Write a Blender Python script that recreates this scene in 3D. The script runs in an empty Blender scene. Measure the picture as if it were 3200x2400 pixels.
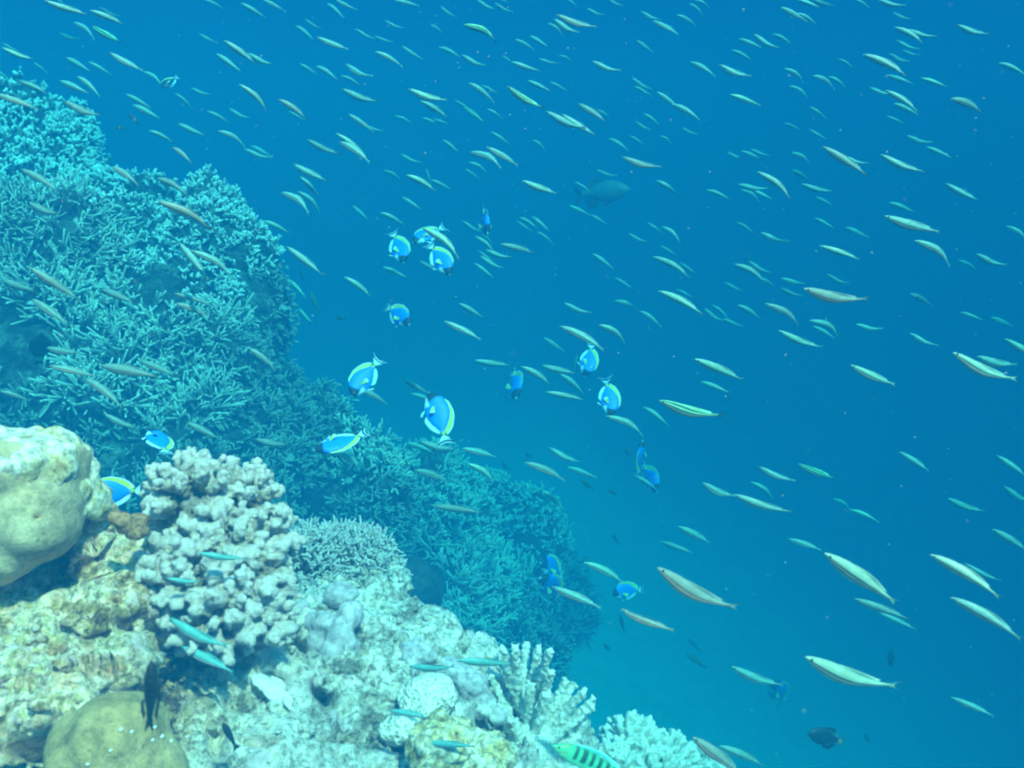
import bpy, bmesh, math, random
import numpy as np
from mathutils import Vector, Matrix
from mathutils.bvhtree import BVHTree

C = bpy.context.scene.collection
SC = bpy.context.scene
R = math.radians
random.seed(7)
rng = np.random.default_rng(11)

# ------------------------------------------------------------------ camera
CAM_PITCH = -15.0
HFOV = 56.0
cd = bpy.data.cameras.new('camera'); cam = bpy.data.objects.new('camera', cd); C.objects.link(cam)
cam.location = (0, 0, 0); cam.rotation_euler = (R(90 + CAM_PITCH), 0, 0)
cd.sensor_width = 36; cd.angle = R(HFOV); cd.clip_start = 0.02; cd.clip_end = 300
SC.camera = cam
cd.dof.use_dof = True; cd.dof.focus_distance = 2.5; cd.dof.aperture_fstop = 10

# ------------------------------------------------------------------ light
SUN_EL, SUN_AZ = 56.0, 150.0     # azimuth from +Y clockwise: behind and right of the camera
EXPOSURE = 2.17
world = bpy.data.worlds.new('World'); SC.world = world; world.use_nodes = True
nt = world.node_tree; nt.nodes.clear()
out = nt.nodes.new('ShaderNodeOutputWorld'); bg = nt.nodes.new('ShaderNodeBackground')
sky = nt.nodes.new('ShaderNodeTexSky'); sky.sky_type = 'NISHITA'; sky.sun_disc = False
sky.sun_elevation = R(SUN_EL); sky.sun_rotation = R(SUN_AZ)
tc = nt.nodes.new('ShaderNodeTexCoord'); sep = nt.nodes.new('ShaderNodeSeparateXYZ')
nt.links.new(tc.outputs['Generated'], sep.inputs[0])
# open water seen sideways and downwards, daylight filtered by the water from above
tint = nt.nodes.new('ShaderNodeMix'); tint.data_type = 'RGBA'; tint.blend_type = 'MULTIPLY'; tint.inputs[0].default_value = 1
nt.links.new(sky.outputs[0], tint.inputs[6]); tint.inputs[7].default_value = (0.9, 1.7, 1.8, 1)
mr = nt.nodes.new('ShaderNodeMapRange'); mr.interpolation_type = 'SMOOTHSTEP'
mr.inputs[1].default_value = 0.30; mr.inputs[2].default_value = 0.75
nt.links.new(sep.outputs[2], mr.inputs[0])
wmix = nt.nodes.new('ShaderNodeMix'); wmix.data_type = 'RGBA'
nt.links.new(mr.outputs[0], wmix.inputs[0]); wmix.inputs[6].default_value = (0.0, 0.34, 1.08, 1)
nt.links.new(tint.outputs[2], wmix.inputs[7])
bg.inputs[1].default_value = 0.1
nt.links.new(wmix.outputs[2], bg.inputs[0]); nt.links.new(bg.outputs[0], out.inputs[0])

sd = bpy.data.lights.new('sun', 'SUN'); sun = bpy.data.objects.new('sun', sd); C.objects.link(sun)
sd.energy = 5.0; sd.angle = R(1.5); sd.color = (1.0, 0.44, 0.355)
az = R(SUN_AZ); el = R(SUN_EL)
sdir = Vector((math.sin(az) * math.cos(el), math.cos(az) * math.cos(el), math.sin(el)))
sun.rotation_euler = sdir.to_track_quat('Z', 'Y').to_euler()

SC.view_settings.view_transform = 'Standard'; SC.view_settings.look = 'None'
SC.view_settings.exposure = EXPOSURE; SC.view_settings.gamma = 1
cy = SC.cycles
cy.max_bounces = 4; cy.diffuse_bounces = 2; cy.glossy_bounces = 2; cy.transmission_bounces = 2
cy.transparent_max_bounces = 8; cy.volume_bounces = 1; cy.use_denoising = True
cy.filter_width = 2.1; cy.caustics_reflective = False; cy.caustics_refractive = False
try: cy.denoiser = 'OPENIMAGEDENOISE'
except Exception: pass

# ------------------------------------------------------------------ helpers
F = 0.5 / math.tan(R(HFOV / 2))           # focal length in image widths
cp, sp = math.cos(R(CAM_PITCH)), math.sin(R(CAM_PITCH))
def S(px, py, d):
    """a place in the water: direction given in the 3200 x 2400 frame, d metres ahead"""
    x = (px - 1600) / 3200 / F * d; y = -(py - 1200) / 3200 / F * d
    return Vector((x, d * cp - y * sp, d * sp + y * cp))
K22 = 3200 / 2212
def U(px, py, d): return S(px * K22, py * K22, d)
def upm(d): return 2212 * F / d             # small-frame pixels per metre at depth d
CR = Vector((1, 0, 0)); CU = Vector((0, -sp, cp)); CF = Vector((0, cp, sp))
def proj(P):
    P = np.asarray(P); d = P[..., 1] * cp + P[..., 2] * sp
    y = -P[..., 1] * sp + P[..., 2] * cp
    return np.stack([1106 + P[..., 0] / d * F * 2212, 829.5 - y / d * F * 2212, d], -1)

def hash3(ix, iy, iz, seed):
    h = (ix.astype(np.int64) * 374761393 + iy.astype(np.int64) * 668265263 + iz.astype(np.int64) * 2147483647 + seed * 974711)
    h = (h ^ (h >> 13)) * 1274126177; h = h & 0x7fffffff; h = (h ^ (h >> 16)) * 2246822519; h = h & 0x7fffffff
    return (h % 100003) / 100003.0
def vnoise(P, freq, seed=0):
    Q = np.asarray(P) * freq + 100.0; I = np.floor(Q).astype(np.int64); f = Q - I; f = f * f * (3 - 2 * f)
    r = 0
    for a in (0, 1):
        for b in (0, 1):
            for c in (0, 1):
                w = (f[:, 0] if a else 1 - f[:, 0]) * (f[:, 1] if b else 1 - f[:, 1]) * (f[:, 2] if c else 1 - f[:, 2])
                r = r + w * hash3(I[:, 0] + a, I[:, 1] + b, I[:, 2] + c, seed)
    return r * 2 - 1
def fbm(P, freq, octv=4, seed=0, gain=0.5):
    r = 0; a = 1.0
    for k in range(octv): r = r + a * vnoise(P, freq * 2 ** k, seed + k * 17); a *= gain
    return r

def mesh_from(name, V, Fq, smooth=True):
    me = bpy.data.meshes.new(name)
    V = np.asarray(V, np.float32)
    groups = Fq if isinstance(Fq, list) else [Fq]
    loops = np.concatenate([g.reshape(-1) for g in groups]).astype(np.int32)
    tot = np.concatenate([np.full(len(g), g.shape[1]) for g in groups]).astype(np.int32)
    me.vertices.add(len(V)); me.vertices.foreach_set('co', V.reshape(-1))
    me.loops.add(len(loops)); me.loops.foreach_set('vertex_index', loops)
    me.polygons.add(len(tot)); me.polygons.foreach_set('loop_start', (np.cumsum(tot) - tot).astype(np.int32))
    me.polygons.foreach_set('use_smooth', np.full(len(tot), smooth))
    me.update(calc_edges=True); me.validate(); return me
def fattr(me, name, arr):
    a = me.attributes.new(name, 'FLOAT', 'POINT'); a.data.foreach_set('value', np.asarray(arr, np.float32))
def link(name, me, mat=None, parent=None):
    o = bpy.data.objects.new(name, me); C.objects.link(o)
    if mat is not None and len(me.materials) == 0: me.materials.append(mat)
    if parent is not None: o.parent = parent
    return o
def tag(o, label=None, cat=None, group=None, kind=None):
    if label: o['label'] = label
    if cat: o['category'] = cat
    if group: o['group'] = group
    if kind: o['kind'] = kind
    return o
def empty(name, loc):
    o = bpy.data.objects.new(name, None); C.objects.link(o); o.location = loc; o.empty_display_size = .02; return o

# ------------------------------------------------------------------ materials
def node_mat(name, rough=0.85, spec=0.2):
    m = bpy.data.materials.new(name); m.use_nodes = True; t = m.node_tree
    b = t.nodes['Principled BSDF']; b.inputs['Roughness'].default_value = rough
    b.inputs['Specular IOR Level'].default_value = spec
    return m, t, b
def N(t, kind, **kw):
    n = t.nodes.new(kind)
    for k, v in kw.items(): setattr(n, k, v)
    return n
def noise(t, vec, scale, detail=5, rough=0.6):
    n = N(t, 'ShaderNodeTexNoise'); n.inputs['Scale'].default_value = scale; n.inputs['Detail'].default_value = detail
    n.inputs['Roughness'].default_value = rough; t.links.new(vec, n.inputs['Vector']); return n
def ramp(t, fac, stops):
    r = N(t, 'ShaderNodeValToRGB'); e = r.color_ramp.elements
    while len(e) > 1: e.remove(e[-1])
    e[0].position = stops[0][0]; e[0].color = (*stops[0][1], 1)
    for p, c in stops[1:]: q = e.new(p); q.color = (*c, 1)
    t.links.new(fac, r.inputs[0]); return r
def mixc(t, fac, a, b, mode='MIX'):
    m = N(t, 'ShaderNodeMix', data_type='RGBA', blend_type=mode)
    for s, v in ((0, fac), (6, a), (7, b)):
        if isinstance(v, (int, float)): m.inputs[s].default_value = v
        elif isinstance(v, tuple): m.inputs[s].default_value = (*v, 1)
        else: t.links.new(v, m.inputs[s])
    return m.outputs[2]
def bump(t, b, h, strength=0.5, dist=0.01):
    n = N(t, 'ShaderNodeBump'); n.inputs['Strength'].default_value = strength; n.inputs['Distance'].default_value = dist
    t.links.new(h, n.inputs['Height']); t.links.new(n.outputs[0], b.inputs['Normal'])
def objco(t): return N(t, 'ShaderNodeTexCoord').outputs['Object']

def rock_mat(name, cols, scale=12, bscale=60, bdist=0.01, pits=None, mott=None):
    """mottled encrusted surface: cols is a list of ramp stops"""
    m, t, b = node_mat(name); co = objco(t)
    n1 = noise(t, co, scale, 8, 0.68); r = ramp(t, n1.outputs[0], cols)
    n2 = noise(t, co, scale * 4.3, 6, 0.7)
    r2 = ramp(t, n2.outputs[0], [(0.39, (0.22, 0.22, 0.21)), (0.5, (0.88, 0.88, 0.86)), (0.61, (1.35, 1.3, 1.2))])
    c = mixc(t, (0.15 if bdist < .004 else 0.85) if mott is None else mott, r.outputs[0], r2.outputs[0], 'MULTIPLY')
    if pits:
        v = N(t, 'ShaderNodeTexVoronoi'); v.inputs['Scale'].default_value = pits; t.links.new(co, v.inputs['Vector'])
        rp = ramp(t, v.outputs['Distance'], [(0.10, (0.3, 0.3, 0.28)), (0.32, (1, 1, 1))])
        c = mixc(t, 0.7, c, rp.outputs[0], 'MULTIPLY')
    t.links.new(c, b.inputs['Base Color'])
    n3 = noise(t, co, bscale, 8, 0.7); bump(t, b, n3.outputs[0], 0.9, bdist)
    return m
def branch_mat(name, base, tip, dark=0.4, sc=30, bsc=260):
    """coral skeleton, paler towards each growing tip, with algae mottling"""
    m, t, b = node_mat(name); co = objco(t)
    at = N(t, 'ShaderNodeAttribute', attribute_name='tip')
    n1 = noise(t, co, sc, 4)
    c0 = ramp(t, n1.outputs[0], [(0.3, tuple(x * dark for x in base)), (0.6, base)])
    rt = ramp(t, at.outputs['Fac'], [(0.25, (0, 0, 0)), (0.95, (1, 1, 1))])
    c = mixc(t, rt.outputs[0], c0.outputs[0], tip); t.links.new(c, b.inputs['Base Color'])
    if bsc:
        n3 = noise(t, co, bsc, 4, 0.7); bump(t, b, n3.outputs[0], 0.8, 0.004)
    return m
def plain_mat(name, col, rough=0.6, spec=0.3, vary=0.15, scale=40):
    m, t, b = node_mat(name, rough, spec); n1 = noise(t, objco(t), scale, 3)
    r = ramp(t, n1.outputs[0], [(0.35, tuple(x * (1 - vary) for x in col)), (0.65, tuple(min(1, x * (1 + vary)) for x in col))])
    t.links.new(r.outputs[0], b.inputs['Base Color']); return m

# ------------------------------------------------------------------ tubes and blobs
def tubes(P, Rd, sides=6, jitter=0.0, tip0=None):
    """P (K,n,3) axis points, Rd (K,n) radii; rounded tip; returns verts, quads, tris, tip attribute"""
    P = np.asarray(P, float); Rd = np.asarray(Rd, float); Kt, n, _ = P.shape
    D = P[:, -1] - P[:, 0]; D /= np.linalg.norm(D, axis=1, keepdims=True) + 1e-9
    A = np.where(np.abs(D[:, 2:3]) < 0.9, np.array([[0, 0, 1.0]]), np.array([[1.0, 0, 0]]))
    X = np.cross(D, A); X /= np.linalg.norm(X, axis=1, keepdims=True) + 1e-9; Y = np.cross(D, X)
    Lr = Rd[:, -1:]
    P2 = np.concatenate([P, P[:, -1:] + (D * Lr * 0.55)[:, None]], 1); R2 = np.concatenate([Rd, Lr * 0.72], 1); n += 1
    th = np.arange(sides) / sides * 2 * np.pi
    ring = np.cos(th)[None, None, :, None] * X[:, None, None] + np.sin(th)[None, None, :, None] * Y[:, None, None]
    rr = R2[:, :, None, None] * (1 + (rng.random((Kt, n, sides, 1)) - 0.5) * jitter)
    V = P2[:, :, None] + ring * rr
    cap = P2[:, -1] + D * Lr * 0.4
    V = np.concatenate([V.reshape(Kt, -1, 3), cap[:, None]], 1); per = n * sides + 1
    q = []
    for a in range(n - 1):
        for s in range(sides):
            s2 = (s + 1) % sides; q.append((a * sides + s, a * sides + s2, (a + 1) * sides + s2, (a + 1) * sides + s))
    tr = [((n - 1) * sides + s, (n - 1) * sides + (s + 1) % sides, n * sides) for s in range(sides)]
    off = (np.arange(Kt) * per)[:, None, None]
    Q = (np.array(q)[None] + off).reshape(-1, 4); T = (np.array(tr)[None] + off).reshape(-1, 3)
    tv = np.concatenate([np.repeat(np.linspace(0, 1, n), sides), [1.0]])
    tip = np.tile(tv, (Kt, 1))
    if tip0 is not None: tip = tip0[:, None] + (1 - tip0[:, None]) * tip
    return V.reshape(-1, 3), Q, T, tip.reshape(-1)
def join_tubes(parts):
    Vs, Qs, Ts, tp = [], [], [], []; o = 0
    for V, Q, T, t in parts: Vs.append(V); Qs.append(Q + o); Ts.append(T + o); tp.append(t); o += len(V)
    return np.concatenate(Vs), [np.concatenate(Qs), np.concatenate(Ts)], np.concatenate(tp)
def unit(v): return v / (np.linalg.norm(v, axis=-1, keepdims=True) + 1e-9)

_ico = {}
def ico(sub=3):
    if sub not in _ico:
        bm = bmesh.new(); bmesh.ops.create_icosphere(bm, subdivisions=sub, radius=1)
        _ico[sub] = (np.array([v.co[:] for v in bm.verts]), np.array([[v.index for v in f.verts] for f in bm.faces])); bm.free()
    return _ico[sub]
def blobs(lst, sub=3):
    """lst of (centre, (rx, ry, rz) along camera right / forward / up, optional lean in image degrees)"""
    V0, F0 = ico(sub); Vs, Fs = [], []; o = 0
    B = np.array([CR[:], CF[:], CU[:]])
    for it in lst:
        c, r = it[0], it[1]; an = R(it[2]) if len(it) > 2 else 0
        L = V0 * np.array(r); x = L[:, 0] * math.cos(an) - L[:, 2] * math.sin(an); z = L[:, 0] * math.sin(an) + L[:, 2] * math.cos(an)
        L = np.stack([x, L[:, 1], z], 1)
        Vs.append(L @ B + np.array(c[:])); Fs.append(F0 + o); o += len(V0)
    return np.concatenate(Vs), [np.concatenate(Fs)]
def union(V, Fl, voxel, smooth_it=2):
    """voxel union of overlapping closed shapes"""
    me = mesh_from('tmp', V, Fl); o = bpy.data.objects.new('tmp', me); C.objects.link(o)
    m = o.modifiers.new('r', 'REMESH'); m.mode = 'VOXEL'; m.voxel_size = voxel
    if smooth_it:
        s = o.modifiers.new('s', 'SMOOTH'); s.factor = 0.6; s.iterations = smooth_it
    dg = bpy.context.evaluated_depsgraph_get(); ev = o.evaluated_get(dg); m2 = bpy.data.meshes.new_from_object(ev)
    bpy.data.objects.remove(o); bpy.data.meshes.remove(me)
    n = len(m2.vertices); V = np.empty(n * 3, np.float32); m2.vertices.foreach_get('co', V); V = V.reshape(-1, 3).astype(float)
    Nn = np.empty(n * 3, np.float32); m2.vertices.foreach_get('normal', Nn); Nn = Nn.reshape(-1, 3).astype(float)
    nf = len(m2.polygons); lt = np.empty(nf, np.int32); m2.polygons.foreach_get('loop_total', lt)
    nl = len(m2.loops); li = np.empty(nl, np.int32); m2.loops.foreach_get('vertex_index', li)
    st = np.cumsum(lt) - lt; Fo = []
    for k in (3, 4):
        s = st[lt == k]
        if len(s): Fo.append(li[s[:, None] + np.arange(k)])
    bpy.data.meshes.remove(m2)
    return V, Nn, Fo
def uu(x, y, d, rx, ry, rz=None, lean=0):
    """an ellipsoid given in the small frame: centre, depth, half sizes in pixels at that depth"""
    s = 1 / upm(d); rx *= s; ry *= s
    return (U(x, y, d), (rx, rz if rz else (rx + ry) / 2, ry), lean)
def normals_of(V, Fl):
    Nn = np.zeros_like(V)
    for f in Fl:
        n = np.cross(V[f[:, 1]] - V[f[:, 0]], V[f[:, 2]] - V[f[:, 0]])
        for k in range(f.shape[1]):
            for c in range(3): Nn[:, c] += np.bincount(f[:, k], n[:, c], len(V))
    return unit(Nn)
def surf_samples(V, Fl, count):
    tri = []
    for f in Fl:
        tri.append(f[:, [0, 1, 2]])
        if f.shape[1] == 4: tri.append(f[:, [0, 2, 3]])
    tri = np.concatenate(tri); A, B, Cc = V[tri[:, 0]], V[tri[:, 1]], V[tri[:, 2]]
    cr = np.cross(B - A, Cc - A); ar = np.linalg.norm(cr, axis=1); idx = rng.choice(len(tri), count, p=ar / ar.sum())
    u = rng.random(count); v = rng.random(count); w = u + v > 1; u[w] = 1 - u[w]; v[w] = 1 - v[w]
    return A[idx] + (B - A)[idx] * u[:, None] + (Cc - A)[idx] * v[:, None], unit(cr[idx]), ar.sum() / 2

# ================================================================== SETTING: sea floor
def sea_floor():
    n = 160; xs = np.linspace(-14, 30, n); ys = np.linspace(-5, 50, n)
    X, Y = np.meshgrid(xs, ys, indexing='ij'); X = X.reshape(-1); Y = Y.reshape(-1)
    Z = -4.0 - 0.55 * np.maximum(X - 0.6, 0) - 0.012 * np.maximum(Y - 8, 0) ** 1.2
    P = np.stack([X, Y, Z], 1); P[:, 2] += 0.10 * fbm(P * [1, 1, 0], 0.25, 2, 3)
    i = np.arange(n * n).reshape(n, n)
    Q = np.stack([i[:-1, :-1].ravel(), i[1:, :-1].ravel(), i[1:, 1:].ravel(), i[:-1, 1:].ravel()], 1)
    me = mesh_from('sea_floor', P, Q)
    m = rock_mat('sand', [(0.35, (0.62, 0.60, 0.50)), (0.65, (0.72, 0.70, 0.60))], 1.5, 14, 0.01, None, 0.1)
    tag(link('sea_floor', me, m), kind='structure')
sea_floor()

# ================================================================== SETTING: far reef slope
far = [uu(-90, 540, 5.0, 380, 372, 0.9), uu(300, 470, 4.5, 120, 105, .25), uu(395, 570, 4.2, 192, 184, 0.45),
       uu(190, 700, 4.0, 310, 260, 0.55), uu(395, 800, 3.9, 240, 240, 0.45), uu(60, 880, 3.7, 300, 230, .5),
       uu(600, 995, 4.1, 205, 180, 0.45), uu(560, 1150, 3.9, 330, 300, 0.5), uu(300, 1040, 3.5, 330, 240, .5),
       uu(840, 1240, 4.8, 260, 250, 0.6), uu(975, 1200, 5.2, 240, 160, 0.5), uu(800, 1500, 4.4, 380, 330, .6),
       uu(1120, 1300, 5.8, 160, 120, 0.4), uu(1080, 1450, 5.9, 150, 150, 0.5), uu(200, 1500, 3.6, 600, 500, .7),
       uu(-400, 900, 5.5, 700, 600, 1.5), uu(100, 1500, 5.5, 900, 600, 1.5)]
FV, FN, FF = union(*blobs(far, 4), 0.035, 6)
FV = FV + FN * (0.10 * fbm(FV, 3.0, 3, 5) + 0.035 * fbm(FV, 12, 3, 9) - 0.22 * np.clip(-vnoise(FV, 3.4, 63) - .28, 0, .5) / .5)[:, None]
FN = normals_of(FV, FF)
farm = rock_mat('reef_shade_base', [(0.38, (0.02, 0.03, 0.025)), (0.5, (0.07, 0.09, 0.07)), (0.64, (0.24, 0.26, 0.20))], 13, 35, 0.03)  # rock coloured dark so bare areas carry the shade of hollows
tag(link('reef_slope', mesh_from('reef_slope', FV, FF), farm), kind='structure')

# branching coral growing on the slope, one colony per stretch of the reef
def grow(pos, nor, L, r, up=0.5, spread=0.6, kids=2, bend=0.25, sides=5):
    k = len(pos); d = unit(nor + np.array([0, 0, up]) + (rng.random((k, 3)) - 0.5) * 2 * spread)
    Ls = L * (0.55 + 0.9 * rng.random(k)); rs = r * (0.75 + 0.5 * rng.random(k))
    side = unit(rng.normal(size=(k, 3)))
    t = np.array([-0.15, 0.35, 0.7, 1.0])
    P = pos[:, None] + d[:, None] * (Ls[:, None] * t)[..., None] + side[:, None] * ((bend * Ls)[:, None] * t ** 2)[..., None]
    parts = [tubes(P, rs[:, None] * np.array([1.15, 1.0, 0.9, 0.72]), sides, 0.15)]
    for c in range(kids):
        f = 0.35 + 0.5 * rng.random(k); base = pos + d * (Ls * f)[:, None] + side * (bend * Ls * f * f)[:, None]
        d2 = unit(d * 0.8 + unit(rng.normal(size=(k, 3))) * 0.95 + [0, 0, 0.15]); l2 = Ls * (0.3 + 0.35 * rng.random(k))
        P2 = base[:, None] + d2[:, None] * (l2[:, None] * np.array([0, 0.55, 1.0]))[..., None]
        P2[:, 2] += d * (l2 * 0.18)[:, None]
        parts.append(tubes(P2, rs[:, None] * np.array([0.85, 0.8, 0.65]), sides, 0.15, np.full(k, 0.35)))
    return parts
m_thick = branch_mat('pale_branch', (0.20, 0.22, 0.17), (0.92, 0.93, 0.84), 0.3, 18, 0)
m_stag = branch_mat('staghorn_branch', (0.16, 0.17, 0.12), (0.80, 0.80, 0.66), 0.3, 16, 0)
m_dim = branch_mat('shaded_branch', (0.06, 0.08, 0.055), (0.42, 0.45, 0.36), 0.3, 12, 0)  # darker branch copy: shade of the dim stretches put into the colour
# label, (x, y) of its middle in the small frame, weight, density/m2, length, radius, up, spread, kids, material
COL = [
 ('knobbly branching coral crowning the slope at the upper left edge', (60, 300), 1.0, 2079, 0.03, 0.0079, .6, .4, 2, m_thick, 'branching_coral'),
 ('rounded dome of dense short-tipped branching coral against the blue water', (420, 520), 1.0, 3415, 0.03, 0.0054, .4, .7, 3, m_thick, 'branching_coral'),
 ('dim branching coral at the left edge under the knobbly crown', (50, 560), 1.0, 2632, 0.07, 0.0042, .2, 1.3, 2, m_stag, 'branching_coral'),
 ('open staghorn coral with long pale antlers left of the dark hollow', (170, 760), 1.0, 1140, 0.095, 0.0051, .2, 1.3, 4, m_stag, 'staghorn_coral'),
 ('tangled staghorn coral between the dark hollow and the yellow-striped blue fish', (390, 780), .9, 1930, 0.075, 0.0045, .2, 1.3, 3, m_stag, 'staghorn_coral'),
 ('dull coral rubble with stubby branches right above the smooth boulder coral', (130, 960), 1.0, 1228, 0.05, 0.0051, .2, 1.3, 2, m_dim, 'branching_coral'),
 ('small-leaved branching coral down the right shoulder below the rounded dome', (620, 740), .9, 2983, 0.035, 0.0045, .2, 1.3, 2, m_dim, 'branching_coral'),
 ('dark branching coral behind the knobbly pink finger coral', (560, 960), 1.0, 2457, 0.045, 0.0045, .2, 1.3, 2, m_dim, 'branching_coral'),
 ('branching coral patch under the head-down blue fish at the middle', (800, 960), .8, 2632, 0.045, 0.0054, .2, 1.3, 2, m_stag, 'branching_coral'),
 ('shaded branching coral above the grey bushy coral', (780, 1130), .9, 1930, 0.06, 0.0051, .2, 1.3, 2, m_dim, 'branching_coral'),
 ('farthest bushy coral hump on the ridge fading into the blue', (1080, 1100), .9, 2632, 0.05, 0.0057, .2, 1.3, 2, m_stag, 'branching_coral'),
 ('long thin staghorn coral on the shaded face right of the brown mound', (980, 1290), 1.0, 1228, 0.095, 0.0054, .2, 1.3, 4, m_stag, 'staghorn_coral'),
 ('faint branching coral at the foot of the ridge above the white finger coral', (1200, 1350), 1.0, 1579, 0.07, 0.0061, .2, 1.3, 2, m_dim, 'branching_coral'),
]
bare_shade = [(40, 735, 95, 75), (345, 625, 60, 45), (150, 465, 40, 30), (885, 1265, 75, 65), (560, 640, 30, 40), (690, 1080, 60, 35), (250, 1010, 60, 30), (700, 1200, 40, 40), (930, 1010, 25, 30)]  # spots left without coral; the dark rock colour there paints hollow shade
cnt = 150000
P, Nn, area = surf_samples(FV, FF, cnt)
pr = proj(P); view = unit(-P)
ok = (pr[:, 0] > -450) & (pr[:, 0] < 1600) & (pr[:, 1] > -100) & (pr[:, 1] < 1560) & ((Nn * view).sum(1) > -0.3) & (P[:, 1] > 2.4)
for hx, hy, rx, ry in bare_shade: ok &= ((pr[:, 0] - hx) / rx) ** 2 + ((pr[:, 1] - hy) / ry) ** 2 > 1 + 0.5 * vnoise(P, 9, 4)
patch = vnoise(P, 4.5, 31) * 0.6 + vnoise(P, 11, 37) * 0.5
cen = np.array([c[1] for c in COL], float); wt = np.array([c[2] for c in COL])
jx = pr[:, :2] + 45 * np.stack([vnoise(P, 3, 41), vnoise(P, 3, 43)], 1)
near_i = np.argmin(np.linalg.norm(jx[:, None] - cen[None], axis=2) / wt, axis=1)
for i, c in enumerate(COL):
    sel = np.where(ok & (near_i == i))[0]
    dens = cnt / area; keep = rng.random(len(sel)) < (c[3] / dens) * np.clip(0.95 + 1.8 * patch[sel], 0.25, 1.7)
    sel = sel[keep]
    if len(sel) == 0: continue
    parts = grow(P[sel], Nn[sel], c[4], c[5], c[6], c[7], c[8])
    V, Fl, tip = join_tubes(parts); me = mesh_from(c[10], V, Fl); fattr(me, 'tip', tip)
    tag(link(c[10], me, c[9]), c[0], 'coral')
# small round plate corals dotted on the shaded slope
def disc(r, th, cup):
    V0, F0 = ico(2); V = V0 * [r, r, th]; V[:, 2] += cup * (V[:, 0] ** 2 + V[:, 1] ** 2) / r; return V, F0
m_plate = branch_mat('plate_coral', (0.26, 0.30, 0.24), (0.5, 0.54, 0.45), 0.7, 20, 0)
sel = np.where(ok & ((near_i == 6) | (near_i == 8) | (near_i == 9) | (near_i == 7) | (near_i == 10)| (near_i == 11)))[0]; sel = rng.choice(sel, 300, replace=False)
Vs, Fs, o = [], [], 0
for s in sel:
    r = 0.010 + 0.012 * random.random() ** 2; V, f = disc(r, r * 0.3, 0.3); n = Vector(Nn[s] + [random.uniform(-.5, .5), random.uniform(-.5, .2), random.uniform(0, 1.0)])
    M = np.array(n.to_track_quat('Z', 'Y').to_matrix()); Vs.append(V @ M.T + P[s] + Nn[s] * (0.02 + 0.03 * random.random())); Fs.append(f + o); o += len(V)
me = mesh_from('plate_coral', np.concatenate(Vs), [np.concatenate(Fs)]); fattr(me, 'tip', np.zeros(o))
tag(link('plate_coral', me, m_plate), 'small pale round plate corals and algae discs dotted over the shaded slope', 'coral', kind='stuff')

# brown mound under the grey bushy coral's shoulder
def lump(name, label, cat, lst, voxel, mat, amp, freq, octv=3, sm=3, seed=1, sub=3, parent=None, extra=None):
    V, Nm, Fl = union(*blobs(lst, sub), voxel, sm)
    V = V + Nm * (amp * fbm(V, freq, octv, seed))[:, None]
    if extra: V = extra(V, Nm)
    me = mesh_from(name, V, Fl); o = link(name, me, mat, parent)
    if cat: tag(o, label, cat)
    return o
m_brown = rock_mat('brown_mound', [(0.3, (0.07, 0.045, 0.03)), (0.7, (0.14, 0.095, 0.06))], 10, 60, 0.006)
lump('brown_mound_coral', 'dark brown rounded coral mound half hidden behind the grey bushy coral', 'coral', [uu(885, 1270, 3.6, 75, 68, .12)], .008, m_brown, .008, 14)
# pale leaning slab at the left
m_slab = rock_mat('pale_slab', [(0.35, (0.14, 0.16, 0.14)), (0.65, (0.40, 0.42, 0.36))], 14, 90, 0.010)
lump('leaning_rock', 'pale leaning rock slab below the staghorn coral at the left', 'rock', [uu(160, 850, 3.25, 30, 88, .06, 28), uu(195, 905, 3.25, 34, 50, .06, 30)], .01, m_slab, .022, 14)

# ================================================================== SETTING: near reef
near = [uu(-60, 1420, 1.40, 420, 230, .26), uu(150, 1400, 1.30, 150, 120, .10), uu(20, 1390, 1.27, 150, 95, .10), uu(40, 1480, 1.22, 200, 130, .12), uu(250, 1340, 1.30, 90, 70, .08), uu(203, 1190, 1.36, 34, 140, .05, 0), uu(255, 1260, 1.4, 110, 110, .09), uu(180, 1370, 1.4, 190, 180, .15), uu(430, 1340, 1.5, 150, 170, .13),
        uu(60, 1560, 1.16, 260, 100, .12, 25), uu(215, 1455, 1.2, 110, 55, .07, 30), uu(520, 1620, 1.45, 420, 190, .25), uu(640, 1450, 1.5, 260, 130, .16), uu(720, 1310, 1.75, 150, 110, .12),
        uu(860, 1450, 1.62, 150, 135, .12), uu(990, 1500, 1.62, 120, 110, .10), uu(1080, 1640, 1.65, 190, 120, .14), uu(850, 1640, 1.5, 300, 140, .2),
        uu(1140, 1650, 1.7, 110, 80, .1), uu(1430, 1760, 1.95, 170, 120, .15), uu(1200, 1800, 1.8, 300, 110, .2),
        uu(300, 2100, 1.6, 1500, 520, .5), uu(1000, 2150, 2.0, 900, 500, .4), uu(-500, 1700, 1.8, 700, 420, .5),
        uu(500, 2300, 2.6, 1800, 700, .9)]
NV, NN, NF = union(*blobs(near, 4), 0.0062, 4)
rid = 1 - np.abs(fbm(NV, 26, 3, 23)) * 1.6
lumpy = 0.018 * fbm(NV, 11, 2, 21) + 0.016 * rid + 0.0065 * fbm(NV, 70, 2, 25) - 0.010 * np.clip(fbm(NV, 42, 1, 29) - .45, 0, 1)
NV = NV + NN * lumpy[:, None]
NP = proj(NV)
def dent(x, y, rx, ry, dep):
    global NV
    w = np.exp(-(((NP[:, 0] - x) / rx) ** 2 + ((NP[:, 1] - y) / ry) ** 2) ** 1.5) * (NP[:, 2] < 2.2)
    NV = NV + unit(NV) * (w * dep)[:, None] - np.array([0, 0, 1.0]) * (w * dep * .3)[:, None]
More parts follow.
